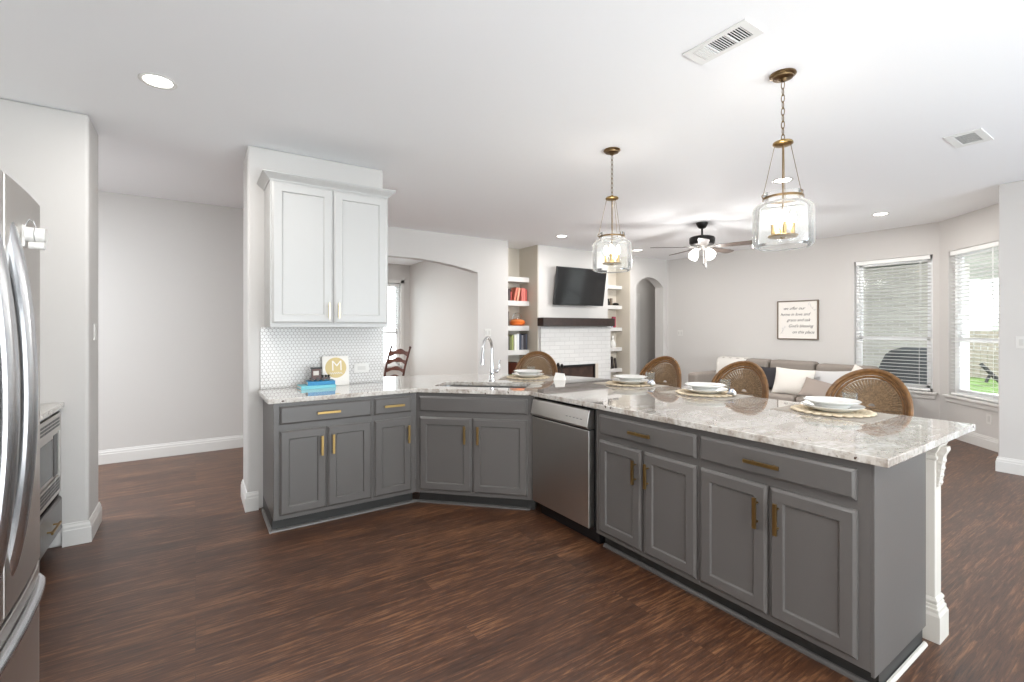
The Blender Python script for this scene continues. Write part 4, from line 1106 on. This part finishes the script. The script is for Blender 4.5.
MB().lathe([(.001, .0725), (.13, .076), (.12, .092), (.06, .112), (.001, .118)], n=30).build('lid', mat('orange_lid', srgb(236, 140, 76), .3), t, smooth=True)
MB().lathe([(.001, .117), (.012, .117), (.012, .13), (.022, .136), (.018, .148), (.001, .15)], n=16).build('lid_knob', 'chrome', t, smooth=True)
m = MB(); pts = [(.10*math.cos(R(a)), 0, .12+.10*math.sin(R(a))) for a in range(0, 181, 15)]; m.tube(pts, .004, 6); m.build('wire_handle', 'chrome', t, smooth=True)
z = LZ[3]+.085
for q in [(4.330, .035, .24, (96, 92, 84), 'grey-brown book at the outer end of the lower book row'), (4.375, .03, .22, (120, 128, 78), 'olive green book in the lower book row'), (4.412, .034, .25, (158, 166, 104), 'lime green book in the lower book row'),
          (4.465, .045, .26, (236, 236, 230), 'thick white binder in the lower book row'), (4.516, .045, .27, (222, 224, 226), 'tall pale grey binder in the lower book row'), (4.566, .04, .27, (60, 68, 84), 'dark blue-grey book in the lower book row'),
          (4.612, .035, .25, (120, 118, 124), 'mid grey book in the lower book row'), (4.652, .045, .26, (58, 56, 62), 'charcoal book near the niche side wall'), (4.702, .03, .27, (88, 92, 104), 'slate book ending the lower book row')]:
    bk(q[0], z, q[1], q[2], .15, q[3], q[4])
t = thing('woven_basket', 'brown woven basket low in the niche behind the faucet stool', 'basket', (4.40, 6.66, .60))
MB().lathe([(.001, 0), (.10, 0), (.15, .10), (.165, .20), (.155, .20), (.14, .10), (.09, .012), (.001, .012)], n=28).build('basket_body', 'mahog', t, smooth=True)
shelf(4.162, 4.750, 6.54, 6.838, .515, .599, 'white bottom shelf beside the wide arch, holding the brown basket')
# right niche
z = RZ[1]+.07; yb = 6.56
def vase(x, z, prof, m_, name, label, cat, y=yb):
    t = thing(name, label, cat, (x, y, z+.0006)); MB().lathe(prof, n=20).build('body', m_, t, smooth=True); return t
vase(6.66, z, [(.001, 0), (.03, 0), (.035, .05), (.015, .10), (.018, .13), (.001, .13)], 'black_metal', 'bottle_vase', 'tall dark bottle-shaped ornament on the shelf by the television', 'vase')
vase(6.74, z, [(.001, 0), (.028, 0), (.028, .10), (.03, .14), (.001, .14)], 'frame', 'candle_holder', 'grey candle holder beside the tall dark ornament', 'candle holder')
vase(6.86, z, [(.001, 0), (.06, 0), (.075, .03), (.05, .05), (.001, .055)], 'black_metal', 'small_bowl', 'low dark bowl on the shelf by the hall arch', 'bowl')
z = RZ[2]+.07
bk(6.68, z, .035, .15, .06, (214, 212, 216), 'white paperback beside the mantel end', y=6.54)
bk(6.74, z, .03, .17, .06, (150, 160, 176), 'pale blue paperback behind the mantel end', y=6.54)
bk(6.80, z, .05, .21, .06, (164, 58, 84), 'crimson pink book standing on the shelf above the mantel end', y=6.54)
z = RZ[3]+.07
vase(6.79, z, [(.001, 0), (.05, 0), (.065, .04), (.05, .10), (.022, .15), (.03, .20), (.015, .23), (.001, .24)], 'china', 'ceramic_figurine', 'white ceramic figurine on the shelf below the mantel height', 'figurine')
z = RZ[4]+.07
for x, w, h, lb in ((6.66, .11, .27, 'tall dark photo frame behind the brick edge'), (6.76, .10, .23, 'second dark photo frame in the hall arch niche'), (6.85, .09, .20, 'smallest dark photo frame in the hall arch niche')):
    t = thing('photo_frame', lb, 'picture frame', (x, 6.55, z+.0006)); T = Matrix.Rotation(R(-10), 4, 'X') @ Matrix.Rotation(R(25), 4, 'Z')
    MB(T).plate([(0, 0), (w, 0), (w, h), (0, h)], [[(.015, .015), (w-.015, .015), (w-.015, h-.015), (.015, h-.015)]], -.006, .006, 'y').build('frame', 'black', t)
    MB(T).box(.014, -.001, .014, w-.014, .003, h-.014).build('photo', mat('photo_print', srgb(92, 84, 86), .3), t)

# ---- framed print
t = thing('framed_print', 'square framed handwritten blessing print above the sofa', 'framed print', (XR, 3.752, 1.20))
TP = Matrix(((0, 1, 0, XR-.024), (-1, 0, 0, 4.065), (0, 0, 1, 1.195), (0, 0, 0, 1)))   # local x along wall (=-Y), y into wall
w, h = .626, .632
MB(TP).plate([(0, 0), (w, 0), (w, h), (0, h)], [[(.018, .018), (w-.018, .018), (w-.018, h-.018), (.018, h-.018)]], -.008, .023, 'y').build('frame', 'frame', t, world=True, bevel=.002)
pp = MB(TP).box(.016, .004, .016, w-.016, .020, h-.016).build('paper', 'paper', t, world=True)
lines = [('we offer our', .26, .505), ('home in love and', .275, .408), ('grace and ask', .33, .315), ("God's blessing", .36, .218), ('on this place', .40, .12)]
inv = wmat(t).inverted()
for s_, x, z in lines:
    Tt = inv @ TP @ Matrix.Translation((x, .003, z)) @ Matrix.Rotation(R(90), 4, 'X')
    text_mesh('handwriting', s_, .066, 'ink', t, Tt, shear=.4, off=0, extrude=.0006, spacing=.98)
m = MB(TP)
for cx, cz, sgn in ((.10, .15, 1), (.52, .52, -1)):
    m.tube([(cx-.05*sgn, .003, cz-.06), (cx, .003, cz), (cx+.02*sgn, .003, cz+.07)], .0018, 5)
    for k in range(5):
        a = k*1.1; x, z = cx-.04*sgn+.018*k*sgn, cz-.05+.028*k
        m.tube([(x, .003, z), (x+.022*math.cos(a), .003, z+.022*math.sin(a)+.006), (x+.034*math.cos(a), .003, z+.02*math.sin(a))], .0022, 5)
m.build('leaf_sprigs', 'ink_light', t, world=True)

# ================================================================== SOFA
t = thing('sectional_sofa', 'taupe fabric sofa along the wall under the framed print and window', 'sofa', (7.55, 3.7, 0))
Y0, Y1 = 2.38, 5.05
m = MB(); m.box(7.05, Y0+.18, .14, 8.0, Y1-.18, .30); m.build('base', 'sofa', t, world=True, bevel=.02, seg=3)
m = MB(); m.box(7.86, Y0+.18, .30, 8.02, Y1-.18, .80); m.build('back_rest', 'sofa', t, world=True, bevel=.04, seg=3)
for a, b in ((Y0, Y0+.19), (Y1-.19, Y1)): MB().box(7.02, a, .12, 8.02, b, .62).build('arm', 'sofa', t, world=True, bevel=.05, seg=4)
for a, b, zt in ((4.00, 4.86, .868), (3.32, 3.985, .872), (2.56, 3.305, .852)):
    MB().box(7.05, a+.004, .28, 7.66, b-.004, .41).build('seat_cushion', 'sofa', t, world=True, bevel=.04, seg=4)
    MB().box(7.64, a+.006, .415, 7.90, b-.006, zt).build('back_cushion', 'sofa', t, world=True, bevel=.055, seg=4)
for x in (7.1, 7.95):
    for y in (Y0+.06, Y1-.06): MB().cyl((x, y, 0), (x, y, .13), .02, .028, n=10).build('foot', 'mantel', t, world=True)
def pillow(label, loc, size, thick, rot, m_, pinch=.10):
    t = thing('throw_pillow', label, 'throw pillow', loc); t.rotation_euler = rot
    N = 18; vs_ = []; fs = []
    for s in (1, -1):
        for i in range(N+1):
            for j in range(N+1):
                u, v = 2*i/N-1, 2*j/N-1
                px = u*(1-pinch*(1-v*v)*abs(u)**4) if False else u*(1-pinch*(1-v*v)); pz = v*(1-pinch*(1-u*u))
                d = thick*max(0, (1-abs(u)**2.6))**.55*max(0, (1-abs(v)**2.6))**.55
                vs_.append((px*size[0]/2, s*(d/2+.004), pz*size[1]/2))
    K = (N+1)**2
    for i in range(N):
        for j in range(N):
            a = i*(N+1)+j; fs.append((a, a+1, a+N+2, a+N+1)); fs.append((K+a, K+a+N+1, K+a+N+2, K+a+1))
    m = MB().add(vs_, fs); m.build('pillow_cover', m_, t, smooth=True, angle=80)
    return t
pillow('cream square pillow standing upright, the largest on the sofa', (7.27, 3.43, .595), (.54, .40), .13, (R(-20), R(2), R(-86)), 'cream', .06)
pillow('taupe pillow lying low in front of the pale grey one', (7.14, 3.02, .52), (.44, .36), .12, (R(-50), R(14), R(-75)), 'greige', .06)
pillow('pale grey pillow leaning behind the taupe one', (7.46, 3.02, .605), (.52, .36), .12, (R(-20), R(-4), R(-96)), 'pale_grey', .06)
pillow('charcoal pillow mostly hidden behind the rattan stool and cream pillow', (7.50, 3.93, .60), (.40, .36), .12, (R(-16), R(0), R(-90)), 'dark_cloth')
pillow('white pillow at the window end of the sofa, half behind the last stool', (7.48, 2.66, .66), (.36, .36), .11, (R(-18), R(25), R(-92)), 'cream')
# knitted throw over the back at the far end
def throw(label, y0, y1, zt, x0=7.60):
    t = thing('throw_blanket', label, 'blanket', (7.8, (y0+y1)/2, zt)); m = MB(); N = 10; K = 14; vs_ = []; fs = []
    path = [(x0-.02, .52), (x0-.01, .60), (x0, .70), (x0+.01, .78), (x0+.03, zt-.03), (x0+.07, zt), (x0+.14, zt+.012), (x0+.22, zt+.01), (x0+.30, zt), (x0+.40, zt-.03), (x0+.42, zt-.08)]
    for i in range(K+1):
        for j, (px, pz) in enumerate(path):
            y = y0+(y1-y0)*i/K; w = .012*math.sin(i*1.7+j*.6); vs_.append((px-abs(w), y, pz+w*.6+.012))
    L = len(path)
    for i in range(K):
        for j in range(L-1): fs.append((i*L+j, (i+1)*L+j, (i+1)*L+j+1, i*L+j+1))
    o = m.add(vs_, fs).build('knit_cloth', 'throw', t, world=True, smooth=True); s = o.modifiers.new('s', 'SOLIDIFY'); s.thickness = .014; s.offset = 1
throw('white knitted throw draped over the sofa back at its far end', 4.36, 4.86, .838)
# ================================================================== DINING CHAIR THROUGH THE ARCH
t = thing('dining_chair', 'dark reddish wooden ladder-back chair seen through the wide arch', 'chair', (2.51, 7.48, 0), R(-68))
# local: seat faces -y, back at +y, reclined
def post(x): return [(x, .19, 0), (x, .20, .45), (x*1.04, .27, .75), (x*1.06, .375, 1.04)]
for s in (-1, 1):
    m = MB().tube(post(.215*s), [.017, .02, .018, .015], 10); m.ball((.215*1.06*s, .38, 1.055), .020, .02, .026, n=10, m=8); m.build('back_post', 'mahog', t, smooth=True)
    MB().tube([(.21*s, -.20, 0), (.21*s, -.20, .45)], [.015, .021], 10).build('front_leg', 'mahog', t, smooth=True)
for k, (z, hh) in enumerate(((.56, .06), (.69, .07), (.83, .08), (.965, .095))):
    m = MB(); N = 14; vs_ = []; fs = []; y = .20+(z-.45)*.23+max(0, z-.75)*.12
    for i in range(N+1):
        x = -.225+.45*i/N; u = x/.225; zz = z+.022*math.cos(u*PI*.9)-(.02 if abs(u) < .12 else 0)*0; h2 = hh*(.62+.38*math.cos(u*PI*1.0)**2)
        yy = y+.03*(1-u*u)
        vs_ += [(x, yy-.007, zz-h2*.5), (x, yy+.007, zz-h2*.5), (x, yy+.007+h2*.12, zz+h2*.5), (x, yy-.007+h2*.12, zz+h2*.5)]
    for i in range(N):
        for q in range(4): fs.append((i*4+q, i*4+(q+1) % 4, (i+1)*4+(q+1) % 4, (i+1)*4+q))
    fs += [(0, 1, 2, 3), tuple(N*4+q for q in (3, 2, 1, 0))]
    m.add(vs_, fs).build('back_slat', 'mahog', t, smooth=True, angle=50)
MB().prism([(-.23, -.22), (.23, -.22), (.215, .20), (-.215, .20)], .44, .475).build('seat', 'mahog', t, bevel=.008)
for z, y in ((.18, -.20), (.24, .19)): MB().cyl((-.21, y, z), (.21, y, z), .010, n=8).build('stretcher', 'mahog', t)
for s in (-1, 1): MB().cyl((.21*s, -.20, .21), (.21*s, .19, .21), .010, n=8).build('stretcher', 'mahog', t)
